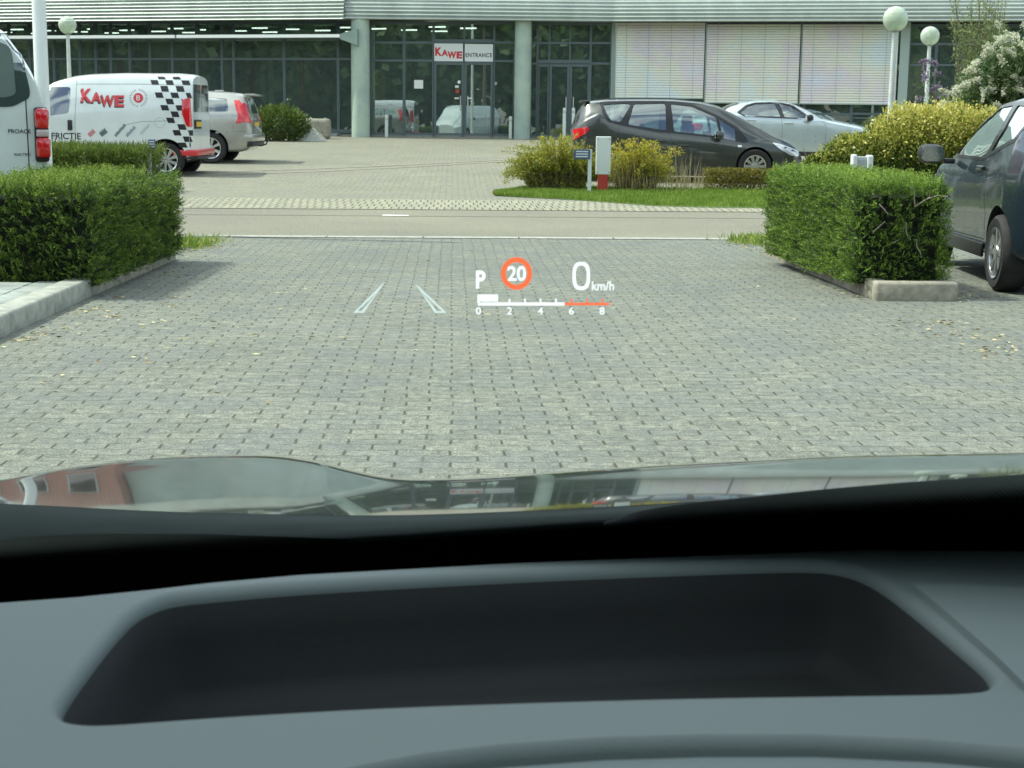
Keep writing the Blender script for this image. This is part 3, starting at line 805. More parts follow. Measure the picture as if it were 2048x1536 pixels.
def window_bay(seg, x0, x1, rows, mh=.045, name='window', parent=bld, fm=None, depth=.09, ym=150, zbot=None):
    """bay between two pixel columns with horizontal bars at the given pixel rows (top to bottom)"""
    u0 = seg.uz(x0, ym)[0]; u1 = seg.uz(x1, ym)[0]; xm = (x0+x1)/2
    zs_ = [seg.uz(xm, y)[1] for y in rows]
    if zbot is not None: zs_[-1] = zbot
    b_ = MB()
    b_.box(u0+.003, u0+mh, -depth, 0, zs_[-1], zs_[0], seg.M); b_.box(u1-mh, u1-.003, -depth, 0, zs_[-1], zs_[0], seg.M)
    for i, z in enumerate(zs_):
        a_, c_ = (z-.09, z-.002) if i == 0 else ((z+.002, z+.12) if i == len(zs_)-1 else (z-.035, z+.035))
        b_.box(u0+mh+.001, u1-mh-.001, -depth, -.004, a_, c_, seg.M)
    w_ = bb(b_, name, fm or M['frame'], parent)
    b_ = MB(); b_.box(u0+mh*.5, u1-mh*.5, -.055, -.045, zs_[-1]+.05, zs_[0]-.05, seg.M)
    bb(b_, 'pane', M['fglass'], w_); return w_
zb = GZ+.02
lm = [-60, 20, 60, 108, 160, 192, 222, 260, 300, 345, 394, 444, 467, 568, 676, 704]
for a_, b2 in zip(lm[:-1], lm[1:]): window_bay(SL, a_, b2, [42, 118, 266], zbot=zb+.08)
for a_, b2 in ((740, 808), (808, 867)): window_bay(SM, a_, b2, [43, 85, 121, 270], zbot=zb)
window_bay(SM, 867, 928, [43, 86], .03); window_bay(SM, 928, 987, [43, 86], .03)
window_bay(SM, 987, 1029, [43, 85, 122, 272], zbot=zb)
for a_, b2 in ((1060, 1075), (1180, 1222)): window_bay(SM, a_, b2, [44, 86, 127, 274], zbot=zb)
for a_, b2 in ((1075, 1098), (1098, 1139), (1139, 1180)): window_bay(SM, a_, b2, [44, 86, 127], .03)
def door(seg, x0, x1, ytop, handle_left):
    w_ = window_bay(seg, x0, x1, [ytop, 270], .075, 'door', zbot=zb)
    u = seg.uz(x1-7 if not handle_left else x0+7, 200)[0]
    b_ = MB(); b_.tube([seg.M @ Vector((u, .05, GZ+.85)), seg.M @ Vector((u, .06, GZ+1.35))], .016, 8); b_.box(u-.01, u+.01, -.01, .05, GZ+.9, GZ+.92, seg.M); b_.box(u-.01, u+.01, -.01, .05, GZ+1.28, GZ+1.3, seg.M)
    bb(b_, 'handle', M['rim'], w_, True); return w_
door(SM, 868, 928, 124, False); door(SM, 928.5, 986, 124, True)
door(SM, 1099, 1139, 128, False); door(SM, 1139.5, 1180, 128, True)
window_bay(SM, 1076, 1098, [128, 274], zbot=zb)
b_ = MB(); u0 = SM.uz(1222, 150)[0]; b_.box(u0, u0+.12, -.2, .06, zb, EZ+.02, SM.M); bb(b_, 'pier', M['framel'])
# stickers and notices on the glass
def flat(seg, x0, x1, y0, y1, name, m, off=.004, t=.004, parent=bld):
    xm = (x0+x1)/2; u0 = seg.uz(x0, (y0+y1)/2)[0]; u1 = seg.uz(x1, (y0+y1)/2)[0]; z1 = seg.uz(xm, y0)[1]; z0 = seg.uz(xm, y1)[1]
    b_ = MB(); b_.box(u0, u1, off, off+t, z0, z1, seg.M); return bb(b_, name, m, parent)
paper = mat('paper', (.78, .8, .76), .7)
flat(SM, 828, 846, 160, 177, 'notice', paper, -.040); flat(SM, 910, 917, 171, 175.5, 'sticker', paper, -.04)
b_ = MB(); uu, zz = SM.uz(918, 164); b_.lathe([(0.001, -.036), (.055, -.036), (.055, -.04)], 20, SM.M @ Matrix.Translation((uu, 0, zz)), 'y'); bb(b_, 'sticker', paper)
flat(SM, 911, 918, 179, 186, 'sticker', mat('red_sticker', (.45, .06, .03), .6), -.04)
flat(SM, 909, 918, 195, 198, 'sticker', paper, -.04); flat(SM, 936, 944, 195, 198, 'sticker', paper, -.04)
flat(SM, 743, 768, 143, 203, 'noticeboard', noisy('cardboard', (.52, .42, .24), .9, .15, 4), -.35, .03)
b_ = MB()
for k in range(12):      # display racks and desks inside
    u = 1.0+k*1.15; h_ = random.choice((.8, 1.1, 1.6)); b_.box(u, u+.7, -3.6-random.random()*.6, -3.0, GZ+.07, GZ+h_, SM.M)
bb(b_, 'desk', noisy('desk_grey', (.2, .23, .24), .7, .3, 3))
# interior posts seen through the glass
def post(seg, x0, x1, y0, off, m, name='interior_post', yb=265):
    u0 = seg.uz(x0, 190, off)[0]; u1 = seg.uz(x1, 190, off)[0]; z1 = seg.uz((x0+x1)/2, y0, off)[1]
    b_ = MB(); b_.box(u0, u1, off-.1, off, GZ+.08, z1, seg.M); bb(b_, name, m)
redp = mat('red_post', (.42, .035, .03), .5); palep = mat('pale_post', (.42, .5, .42), .6)
for x0, x1 in ((497, 507), (599, 607), (236, 243)): post(SL, x0, x1, 118, -1.2, redp)
for x0, x1 in ((522, 531), (536, 546), (336, 344), (349, 358), (120, 133), (163, 172)): post(SL, x0, x1, 118, -1.6, palep)
for (x0, x1) in ((415, 441), (180, 214), (-40, -8)):
    u0 = SL.uz((x0+x1)/2, 150, -.8)[0]; b_ = MB(); b_.lathe([(.24, GZ+.07), (.24, EZ+.02)], 24, SL.M @ Matrix.Translation((u0, -.8, 0))); bb(b_, 'interior_column', mat('blue_column', (.16, .22, .27), .6), smooth=True)
# white interior light tubes
tube_m = mat('light_tube', (.8, .8, .8), .4, emit=(1, .97, .88), es=2.6)
b_ = MB()
for k in range(26):
    u = -2+k*.80; off = -1.2-(k % 4)*.8; b_.box(u, u+.55, off, off+.09, EZ-.16, EZ-.12, SL.M)
    b2_ = MB(); b2_.v = b_.v; b2_.f = b_.f; b2_.mi = b_.mi; bb(b2_, 'ceiling_light', tube_m); b_ = MB()
# dark band above the transom left, clerestory canopy
zc = SL.uz(400, 73, 1.0)[1]; u1 = SL.uz(679, 73, 1.0)[0]; um = SL.uz(351, 73, 1.0)[0]
b_ = MB(); b_.box(-12, um-.03, .96, 1.0, zc-.045, zc+.055, SL.M); b_.box(um+.03, u1, .96, 1.0, zc-.045, zc+.055, SL.M); cn = bb(b_, 'canopy_edge', mat('canopy_white', (.80, .84, .80), .5))
b_ = MB(); b_.box(-12, u1, .03, .955, zc-.04, zc+.045, SL.M); bb(b_, 'canopy', mat('canopy_dark', (.13, .18, .20), .6))
b_ = MB(); ua, z0 = SL.uz(679, 86, 1.0); ub, z1 = SL.uz(714, 66, 1.0)
b_.prism([(ua, zc-.09), (ub, zc-.30), (ub, zc+.22), (ua, zc+.06)], .55, .99); b_.v = [tuple(SL.M @ Vector(v)) for v in b_.v]; bb(b_, 'canopy_bracket', mat('bracket_green', (.22, .30, .26), .5))
# columns
def colm(x0, x1, off, yb):
    s = SM if x0 > 716 else SL; u0 = s.uz(x0, 150, off)[0]; u1 = s.uz(x1, 150, off)[0]; r = (u1-u0)/2
    b_ = MB(); b_.lathe([(r, GZ-.1), (r, EZ+.05)], 40, s.M @ Matrix.Translation(((u0+u1)/2, off, 0))); bb(b_, 'column', M['concrete_col'], smooth=True)
mc = mat('column_concrete_stained', (.36, .45, .38), .7); t = NT(mc)
t.color(t.mix(t.ramp(t.noise(.9, 5, .7), [(.42, (0, 0, 0)), (.68, (.8, .8, .8))]), (.40, .49, .40), (.22, .32, .32)))
t.bump(t.noise(30, 3), .15, .01); M['concrete_col'] = mc
colm(704, 738, .55, 272); colm(1029, 1062, .45, 276)
# exterior blinds
def blindmat():
    m = mat('blind_slats', (.8, .82, .8), .5, spec=.3); t = NT(m)
    f = t.noise(.55, 3, .6); c = t.ramp(f, [(.30, (.74, .82, .88)), (.42, (.78, .84, .78)), (.52, (.84, .82, .68)), (.62, (.82, .74, .74)), (.75, (.74, .80, .86))])  # rainbow sheen of the windscreen glass, painted into the slat colour
    t.color(c); return m
M['blind'] = blindmat()
for (x0, x1, y1) in ((1230, 1409.5, 196), (1411.5, 1600, 206), (1602, 1796, 208)):
    off = .12; u0 = SR.uz(x0, 120, off)[0]; u1 = SR.uz(x1, 120, off)[0]; z0 = SR.uz((x0+x1)/2, y1, off)[1]
    b_ = MB(); z = z0+.05; ca, sa = math.cos(R(70)), math.sin(R(70))
    while z < EZ-.02:
        q = [(off-.037*ca, z+.037*sa), (off+.006, z+.002), (off+.037*ca, z-.037*sa)]
        for (o0, za), (o1, zb2) in zip(q[:-1], q[1:]):
            b_.add([SR.M @ Vector((u0+.02, o0, za)), SR.M @ Vector((u1-.02, o0, za)), SR.M @ Vector((u1-.02, o1, zb2)), SR.M @ Vector((u0+.02, o1, zb2))], [(0, 1, 2, 3)])
        z += .0785
    bl = bb(b_, 'blind', M['blind'])
    b_ = MB(); b_.box(u0+.01, u1-.01, off-.03, off+.03, z0-.02, z0+.02, SR.M)
    for k in range(4): uu = u0+(u1-u0)*(k+.5)/4; b_.box(uu-.006, uu+.006, off+.036, off+.042, z0, EZ, SR.M)
    b_.box(u0-.012, u0+.006, off-.03, off+.05, z0-.05, EZ, SR.M)
    bb(b_, 'bottom_rail', M['framel'], bl)
for k in range(6):
    x0 = 1230+k*95.2; window_bay(SR, x0, x0+95, [46, 228, 286], zbot=zb, depth=.07)
b_ = MB(); u0 = SR.uz(1799, 120)[0]; b_.box(u0, u0+.28, -.2, .12, zb, EZ+.02, SR.M); bb(b_, 'pier', M['framel'])
for a_, b2 in ((1816, 1870), (1870, 1925), (1925, 1985), (1985, 2050), (2050, 2120)): window_bay(SR, a_, b2, [48, 88, 130, 290], zbot=zb)
# ledge at the foot of the glass
b_ = MB(); b_.box(-12, SL.L-.6, .0, .35, GZ-.1, GZ+.09, SL.M); bb(b_, 'plinth', M['kerb'])
b_ = MB(); b_.box(SL.L-.6, SL.L, .0, .2, GZ-.1, GZ+.04, SL.M); b_.box(.35, SM.L, .0, .25, GZ-.1, GZ+.012, SM.M); b_.box(0, SR.L+12, .0, .3, GZ-.1, GZ+.1, SR.M); bb(b_, 'threshold', M['kerb_old'])

def kawe(b_, fn, u0, v0, u1, v1, mi=0, off=.03, d=(0, 0)):
    """four staggered letters filling the box"""
    W_, H_ = u1-u0, v1-v0
    for ch, a0, a1, b0, b1 in (('K', 0, .255, .22, 1.0), ('A', .235, .475, .20, .80), ('W', .45, .78, 0, .64), ('E', .785, 1.0, .0, .64)):
        add_text(b_, ch, u0+W_*a0+d[0], v0+H_*b0+d[1], u0+W_*a1+d[0], v0+H_*b1+d[1], fn, off, mi)
def sign(x0, x1, y0, y1, label):
    xm = (x0+x1)/2; off = .03; u0 = SM.uz(x0, 105, off)[0]; u1 = SM.uz(x1, 105, off)[0]; z1 = SM.uz(xm, y0, off)[1]; z0 = SM.uz(xm, y1, off)[1]
    root = empty('sign', SM.M @ Vector(((u0+u1)/2, off, z0)), label, 'sign'); ro = root.location.copy()
    b_ = MB(); b_.box(u0, u1, .002, off, z0, z1, SM.M); bb(b_, 'board', mat('sign_white', (.74, .78, .76), .45), root, off=ro)
    return root, ro, u0, u1, z0, z1
root, ro, u0, u1, z0, z1 = sign(868.5, 926, 87, 122.5, 'white sign with staggered red letters KAWE above the left entrance door')
fn = lambda u, v: SM.M @ Vector((u, .034, v))
b_ = MB(); w = u1-u0; h = z1-z0; kawe(b_, fn, u0+.03*w, z0+.16*h, u0+.98*w, z0+.78*h, off=.05); bb(b_, 'lettering', M['red'], root, off=ro)
root, ro, u0, u1, z0, z1 = sign(929.5, 986, 88, 123, 'white sign reading ENTRANCE above the right entrance door')
b_ = MB(); w = u1-u0; add_text(b_, 'ENTRANCE', u0+.03*w, z0+.24*h, u0+.97*w, z0+.48*h, fn, .018, spacing=1.08); bb(b_, 'lettering', M['ink'], root, off=ro)
# white posts before the glass
for px, lab in ((773, 'slim white bollard in front of the glass left of the entrance doors'), (1021, 'slim white bollard just left of the right-hand concrete column'),
                (1128.5, 'left one of two pale bollards by the side doors'), (1146.5, 'right one of two pale bollards by the side doors')):
    tall = px > 1100; y = 50.0 if tall else 50.55; p = at(px, 240, y)
    root = empty('bollard', (p.x, y, g(y)), lab, 'bollard', group='white bollards by the glass front'); hh = 1.02 if tall else .72
    b_ = MB(); b_.box(-.05, .05, -.05, .05, 0, hh, bev=.012); b_.build('post', mat('bollard_white', (.6, .66, .6), .5), root)
    b_ = MB(); b_.box(-.052, .052, -.052, .052, hh-.16, hh-.10); b_.build('band', mat('bollard_band', (.4, .45, .42), .5), root)
# concrete pyramid and block by the facade
y = 46.6; p = at(626, 280, y)
b_ = MB(); b_.add([(-.38, -.3, 0), (.38, -.3, 0), (.42, .35, 0), (-.3, .35, 0), (-.05, .05, .47)], [(0, 1, 4), (1, 2, 4), (2, 3, 4), (3, 0, 4), (3, 2, 1, 0)])
o = b_.build('concrete_pyramid', M['kerb']); o.location = (p.x, y, g(y)); tag(o, 'small grey concrete pyramid at the corner of the bush by the glass front', 'stone block')
y = 48.6; p = at(634, 280, y)
b_ = MB(); b_.box(-.42, .42, -.25, .25, 0, .62, bev=.09); o = b_.build('concrete_block', M['kerb_old']); o.location = (p.x, y, g(y)); tag(o, 'low rounded concrete block just behind the small pyramid', 'stone block')

# ---------------------------------------------------------------- lamps, poles, boxes
def globe_mat():
    m = mat('globe_glass', (.66, .74, .60), .18, coat=.6); t = NT(m)
    t.b.inputs['Transmission Weight'].default_value = .0
    t.b.inputs['Subsurface Weight'].default_value = .25; t.b.inputs['Subsurface Radius'].default_value = (.2, .2, .15)
    tr = t.n('BsdfTransparent'); tr.inputs[0].default_value = (.8, .9, .8, 1); ms = t.n('MixShader'); lw = t.n('LayerWeight'); lw.inputs[0].default_value = .35
    f = t.m('MULTIPLY_ADD', lw.outputs['Facing'], .45, .50)
    out = [x for x in t.t.nodes if x.type == 'OUTPUT_MATERIAL'][0]
    t.l(f, ms.inputs[0]); t.l(tr.outputs[0], ms.inputs[1]); t.l(t.b.outputs[0], ms.inputs[2]); t.l(ms.outputs[0], out.inputs[0]); return m
M['globe'] = globe_mat(); M['postgrey'] = noisy('galvanised_post', (.55, .60, .56), .5, .12, 6, .1)
def lamp(px, py, r_px, Y, label, pxb=None):
    c = at(px, py, Y); r = r_px/F*Y*.99
    root = empty('street_lamp', (c.x, Y, g(Y)), label, 'street lamp', group='globe lamps in front of the building'); h_ = c.z-g(Y)
    prof = [(r*math.sin(a), h_-r*math.cos(a)) for a in np.linspace(.28, math.pi, 26)]; prof[-1] = (.001, prof[-1][1])
    b_ = MB(); b_.lathe(prof, 40); b_.build('globe', M['globe'], root, True, 80)
    b_ = MB(); b_.lathe([(.001, h_-r*.9), (r*.22, h_-r*.9), (r*.22, h_-r*.2), (r*.34, h_-r*.15), (r*.30, h_+r*.1), (.001, h_+r*.15)], 20); b_.build('lamp_holder', mat('lamp_inner', (.5, .58, .48), .4), root, True)
    b_ = MB(); b_.lathe([(r*.36, h_-r*.86), (r*.36, h_-r*1.02), (r*.24, h_-r*1.06)], 24); b_.build('collar', mat('collar', (.25, .27, .26), .5), root, True)
    b_ = MB(); b_.lathe([(.075, 0), (.07, .9), (.062, .95), (.042, h_-r*1.0)], 20); b_.build('post', M['postgrey'], root, True)
    b_ = MB(); b_.lathe([(.085, 0), (.085, .04), (.076, .05)], 20); b_.build('base_collar', M['postgrey'], root, True)
lamp(1791, 38, 24.5, 29.0, 'nearest and largest white globe lamp, right of the striped blinds')
lamp(1860, 72, 18.5, 38.0, 'smaller globe lamp among the purple and white flowers on the right')
lamp(135, 50, 17.5, 40.0, 'globe lamp behind the white pole on the left')
y = 16.2; p = at(89, 300, y); root = empty('pole', (p.x-.0, y, 0), 'thick white pole beside the tail lights of the white van', 'pole')
b_ = MB(); b_.lathe([(.078, 0), (.073, 1.2), (.068, 3.0), (.06, 6.5), (.001, 6.52)], 28); b_.build('shaft', noisy('white_pole_paint', (.76, .80, .76), .45, .05, 3, .05), root, True)
b_ = MB(); b_.lathe([(.14, 0), (.14, .02), (.085, .03)], 28); b_.build('base_plate', M['postgrey'], root, True)

# white box on red post
y = 26.45; p = at(1205, 377, y); root = empty('service_post', (p.x, y, g(y)), 'white box on a short red post between the golden shrubs', 'post')
za = at(1205, 349, y).z-g(y); zt_ = at(1205, 273, y).z-g(y)
b_ = MB(); b_.box(-.125, .125, -.06, .06, za, zt_, bev=.012); b_.build('box', mat('box_white', (.66, .70, .68), .5), root)
b_ = MB(); b_.box(-.085, .085, -.05, .05, 0, za+.01, bev=.006)
b_.build('post', noisy('red_post_paint', (.42, .04, .03), .5, .2, 10), root)
b_ = MB()
for sx in (-.1, .1):
    for sz in (za+.04, zt_-.04): b_.lathe([(.001, -.066), (.008, -.066), (.008, -.06)], 8, Matrix.Translation((sx, 0, sz)), 'y')
b_.build('screws', M['hubdark'], root)
# little number plates on stakes
blue = mat('plate_blue', (.06, .09, .19), .4); wh = mat('plate_white', (.62, .68, .68), .5)
def stake(px0, px1, py0, py1, y, label, side):
    p = at((px0+px1)/2, (py0+py1)/2, y); w = (px1-px0)/F*y/2; hh = (py1-py0)/F*y
    root = empty('number_plate', (p.x, y, g(y)), label, 'sign'); z0 = p.z-g(y)-hh/2
    b_ = MB(); b_.box(-w, w, -.012, .012, z0, z0+hh, bev=.004); b_.build('plate', blue, root)
    b_ = MB()
    for k in range(3): b_.box(-w*.75, w*.75, -.016, -.013, z0+hh*(.2+.26*k), z0+hh*(.32+.26*k))
    b_.build('white_stripes', wh, root)
    b_ = MB(); b_.box(-w-.03 if side < 0 else w-.03, -w+.03 if side < 0 else w+.03, .013, .05, 0, z0+hh); b_.build('stake', wh, root)
stake(1148, 1180, 299, 318, 26.0, 'small dark blue striped plate on a stake, left of the white box', 1)
stake(297, 311, 279, 298, 24.7, 'small blue and white plate on a stake at the rear wheel of the chequered van', -1)
# white pedestal behind the right hedge
y = 15.2; p = at(1723, 330, y); ph = at(1723, 309, y).z
root = empty('power_pedestal', (p.x, y, 0), 'white plastic supply pedestal peeping over the right clipped hedge', 'pedestal')
wm = mat('pedestal_white', (.70, .74, .72), .45)
b_ = MB(); b_.box(-.10, -.055, -.06, .06, .0, ph, bev=.014); b_.box(.045, .10, -.065, .06, .0, ph-.005, bev=.014); b_.build('side_panel', wm, root)
b_ = MB(); b_.box(-.054, .044, -.035, .055, .0, ph-.02, bev=.006); b_.build('body', mat('pedestal_grey', (.50, .55, .53), .5), root)
b_ = MB(); b_.box(-.035, .028, -.041, -.036, ph-.12, ph-.05); b_.build('label_plate', mat('pedestal_label', (.38, .42, .42), .5), root)

# trees behind the viewer: seen as reflections in the glass
rt = np.random.default_rng(5)
for k in range(27):
    x = -62+k*7.4+rt.normal()*1.2; y = -24+rt.normal()*2.5
    if k >= 17: x = -46+rt.normal()*2; y = -18+(k-17)*8.2
    h_ = 10+rt.random()*3.5; r_ = 4.3+rt.random()
    root = empty('tree', (x, y, 0), 'broad leafy tree behind the viewpoint, seen only in reflections', 'tree', group='trees behind the viewpoint')
    P, d = blob_points(3000, (0, 0, h_*.54), (r_*1.1, r_*.8, h_*.52), k, .2, .3); V = leaf_quads(P, rng.normal(size=P.shape), 1.0, .8)
    link('crown', quads_mesh('crown', V, np.clip(.5+rng.normal(size=len(V))*.25, 0, 1)), Lf['budd'], root)
    b_ = MB(); b_.tube([(0, 0, 0), (.1, 0, h_*.3), (-.1, .1, h_*.6)], [.28, .2, .1], 8); b_.build('trunk', M['bark'], root, True)

# unseen tree added left of the viewer's car; its crown shades the windscreen
root = empty('tree', (-5.6, 1.75, 0), 'unseen slender tree added left of the picture to shade the dashboard', 'tree')
P, d = blob_points(3600, (0, 0, 9.2), (1.7, 1.5, 1.9), 77, .12, .1); V = leaf_quads(P, rng.normal(size=P.shape), .34, .28)
link('crown', quads_mesh('crown', V, np.clip(.5+rng.normal(size=len(V))*.25, 0, 1)), Lf['budd'], root)
b_ = MB(); b_.tube([(0, 0, 0), (.05, 0, 4), (-.05, .05, 9)], [.14, .1, .05], 8); b_.build('trunk', M['bark'], root, True)

# ---------------------------------------------------------------- vehicles
def smooth_table(kn, xs, win=.05):
    kx = [k[0] for k in kn]; ky = [k[1] for k in kn]
    acc = 0; n = 9
    for i in range(n): acc = acc+np.interp(xs+win*(i-(n-1)/2)/((n-1)/2), kx, ky)
    return acc/n
def catmull(P, k=3):
    out = []
    n = len(P)
    for i in range(n-1):
        p0 = P[max(0, i-1)]; p1 = P[i]; p2 = P[i+1]; p3 = P[min(n-1, i+2)]
        for j in range(k):
            t = j/k; out.append(.5*((2*p1)+(-p0+p2)*t+(2*p0-5*p1+4*p2-p3)*t*t+(-p0+3*p1-3*p2+p3)*t**3))
    out.append(P[-1]); return np.array(out)
class Body:
    """car body lofted along x (rear 0 -> front L); tables give bottom, top, belt, widths"""
    def __init__(s, L, bot, top, belt, w, wt, nx=72, wins=.05, crown=.02, bulge=.02, shoulder=.03):
        s.L = L
        xs = np.unique(np.concatenate([np.linspace(0, .16, 9), np.linspace(.16, L-.16, nx), np.linspace(L-.16, L, 9)]))
        s.xs = xs; s.bot = smooth_table(bot, xs, wins); s.top = smooth_table(top, xs, wins); s.belt = smooth_table(belt, xs, wins)
        s.w = smooth_table(w, xs, .02); s.wt = smooth_table(wt, xs, wins); s.crown = crown; s.bulge = bulge; s.sh = shoulder
        s.rings = [s.ring(i) for i in range(len(xs))]
    def ring(s, i, inset=0.0, zf=None):
        zb, zt, w, wt = s.bot[i], s.top[i]-inset, s.w[i]-inset, min(s.wt[i], s.w[i]-.03)-inset
        if zf is not None: zb = zf
        zs_ = min(s.belt[i], zt-.07); zs_ = max(zs_, zb+.1); hb = zs_-zb
        zr = max(zt-.085, zs_+.012); k = (zr-zs_)
        P = [(0, zb), (.78*w, zb), (.93*w, zb+.02), (.985*w, zb+.10*hb+.02), (w, zb+.45*hb), (w-.006, zb+.80*hb), (w-s.sh, zs_)]
        for t_ in (.25, .5, .75, 1.0):
            y = (w-s.sh-.012)*(1-t_)+wt*t_+s.bulge*math.sin(t_*math.pi)*min(1, k/.3); P.append((y, zs_+k*t_))
        P += [(wt-.05, zt-.028), (wt-.15, zt-.008), (wt*.5, zt+s.crown*.75), (0, zt+s.crown)]
        return catmull(np.array(P), 3)
    def mesh(s, name, inset=0.0, x0=None, x1=None, zf=None, endcap=True):
        idx = [i for i, x in enumerate(s.xs) if (x0 is None or x >= x0) and (x1 is None or x <= x1)]
        V = []; m = None
        for i in idx:
            r = s.rings[i] if (inset == 0 and zf is None) else s.ring(i, inset, zf); m = len(r)
            full = [(y, z) for y, z in r]+[(-y, z) for y, z in r[-2:0:-1]]
            V += [(s.xs[i], y, z) for y, z in full]
        n = 2*m-2; Fc = []
        for a in range(len(idx)-1):
            for b in range(n): Fc.append((a*n+b, a*n+(b+1) % n, (a+1)*n+(b+1) % n, (a+1)*n+b))
        Fc.append(tuple(range(n))[::-1]); Fc.append(tuple((len(idx)-1)*n+k for k in range(n)))
        me = bpy.data.meshes.new(name); me.from_pydata(V, [], Fc)
        bm = bmesh.new(); bm.from_mesh(me); bmesh.ops.recalc_face_normals(bm, faces=bm.faces[:]); bm.to_mesh(me); bm.free(); return me
def bvh_of(me): return BVHTree.FromPolygons([tuple(v.co) for v in me.vertices], [tuple(p.vertices) for p in me.polygons])
def grid_poly(poly, step):
    bm = bmesh.new(); f = bm.faces.new([bm.verts.new((a, b, 0)) for a, b in poly])
    xs = [p[0] for p in poly]; ys = [p[1] for p in poly]
    for ax, lo, hi in ((0, min(xs), max(xs)), (1, min(ys), max(ys))):
        k = math.ceil(lo/step)*step
        while k < hi:
            co = [0, 0, 0]; co[ax] = k+1e-5; no = [0, 0, 0]; no[ax] = 1
            bmesh.ops.bisect_plane(bm, geom=bm.verts[:]+bm.edges[:]+bm.faces[:], plane_co=co, plane_no=no, dist=1e-6); k += step
    return bm
def panel(bvh, poly, ax, sgn, off=.004, step=.07, thick=0.0):
    """lay a polygon on the body. ax 'y': (x,z) seen from side sgn; 'x': (y,z) from end sgn; 'z': (x,y) from the top"""
    bm = grid_poly(poly, step); k = {}
    for v in bm.verts:
        a, b = v.co.x, v.co.y
        o_, d_ = {'y': (Vector((a, 3*sgn, b)), Vector((0, -sgn, 0))), 'x': (Vector((9 if sgn > 0 else -3, a, b)), Vector((-sgn, 0, 0))), 'z': (Vector((a, b, 4)), Vector((0, 0, -1)))}[ax]
        loc, nn, _, _ = bvh.ray_cast(o_, d_)
        if loc is None:
            loc, nn, _, _ = bvh.find_nearest({'y': Vector((a, sgn, b)), 'x': Vector((3 if sgn > 0 else 0, a, b)), 'z': Vector((a, b, 1.5))}[ax])
        if nn.dot(d_) > 0: nn = -nn
        k[v] = (loc, nn)
    for v, (l_, n_) in k.items(): v.co = l_+n_*(off+thick)
    if thick:
        be = [e for e in bm.edges if e.is_boundary]; r = bmesh.ops.extrude_edge_only(bm, edges=be)
        nv = [g_ for g_ in r['geom'] if isinstance(g_, bmesh.types.BMVert)]
        for v in nv:
            loc, nn, _, _ = bvh.find_nearest(v.co); v.co = loc-(v.co-loc).normalized()*.002
    me = bpy.data.meshes.new('panel'); bmesh.ops.recalc_face_normals(bm, faces=bm.faces[:]); bm.to_mesh(me); bm.free(); return me
def boolean(o, cutter_me, mats=None):
    c = bpy.data.objects.new('cut', cutter_me); col.objects.link(c); c.parent = o.parent; m = o.modifiers.new('b', 'BOOLEAN'); m.operation = 'DIFFERENCE'; m.solver = 'EXACT'; m.object = c; m.material_mode = 'TRANSFER'
    bpy.context.view_layer.update(); dg = bpy.context.evaluated_depsgraph_get(); me = bpy.data.meshes.new_from_object(o.evaluated_get(dg)); o.modifiers.clear(); old = o.data; o.data = me; bpy.data.objects.remove(c); return o
def round_poly(pts, r=.04, n=4):
    out = []; m = len(pts)
    for i in range(m):
        p = Vector(pts[i]); a = Vector(pts[i-1])-p; b = Vector(pts[(i+1) % m])-p; ra = min(r, a.length*.45, b.length*.45); A = p+a.normalized()*ra; B = p+b.normalized()*ra
        for k in range(n+1): t_ = k/n; q = A*(1-t_)**2+p*2*t_*(1-t_)+B*t_*t_; out.append((q.x, q.y))
    return out
def wheel(root, x, y, z, r, sgn, rw=.2, spokes=8, rim_r=None, style='wide', dark=False):
    """a wheel facing side sgn (outer face at y)"""
    rr = rim_r or r*.66; w_ = MB()
    prof = [(rr*.97, -.01), (rr+.012, .0), (r-.03, .006), (r-.008, -.014), (r, -.05), (r, -rw+.04), (r-.01, -rw+.01), (rr, -rw)]
    Mx = Matrix.Translation((x, y, z)) @ (Matrix.Identity(4) if sgn > 0 else Matrix.Rotation(math.pi, 4, 'Z'))
    b_ = MB(); b_.lathe(prof, 44, Mx, 'y'); b_.lathe([(rr*.97, -.01), (rr*.95, -.09), (.001, -.10)], 44, Mx, 'y')
    wh_ = b_.mesh('wheel'); wo = link('wheel', wh_, M['tyre'], root, True, 40)
    b_ = MB(); b_.lathe([(rr*.985, -.002), (rr*.985, .006), (rr*.90, -.004), (rr*.88, -.03)], 44, Mx, 'y')
    b_.lathe([(.001, -.004), (.055, -.006), (.07, -.03)], 20, Mx, 'y')
    for k in range(spokes):
        a = 2*math.pi*k/spokes; wi, wo_ = (.018, .034) if style == 'wide' else (.014, .02)
        Rm = Mx @ Matrix.Rotation(a, 4, 'Y')
        vs_ = [Rm @ Vector(p) for p in ((.05, -.012, -wi), (rr*.93, -.006, -wo_), (rr*.93, -.006, wo_), (.05, -.012, wi), (.05, -.045, -wi), (rr*.93, -.04, -wo_), (rr*.93, -.04, wo_), (.05, -.045, wi))]
        b_.add(vs_, [(0, 1, 2, 3), (4, 7, 6, 5), (0, 4, 5, 1), (1, 5, 6, 2), (2, 6, 7, 3), (3, 7, 4, 0)])
    b_.build('rim', M['rim'], wo, True, 30)
    return wo
def cyl_cut(x, z, r, y0, y1, m):
    b_ = MB(); pr = [(x+r*math.cos(a), z+r*math.sin(a)) for a in np.linspace(0, 2*math.pi, 40, endpoint=False)]; b_.prism(pr, y0, y1); me = b_.mesh('c'); me.materials.append(m); return me
def prism_cut(poly, y0, y1, m):
    b_ = MB(); b_.prism(poly, y0, y1); me = b_.mesh('c'); me.materials.append(m); return me
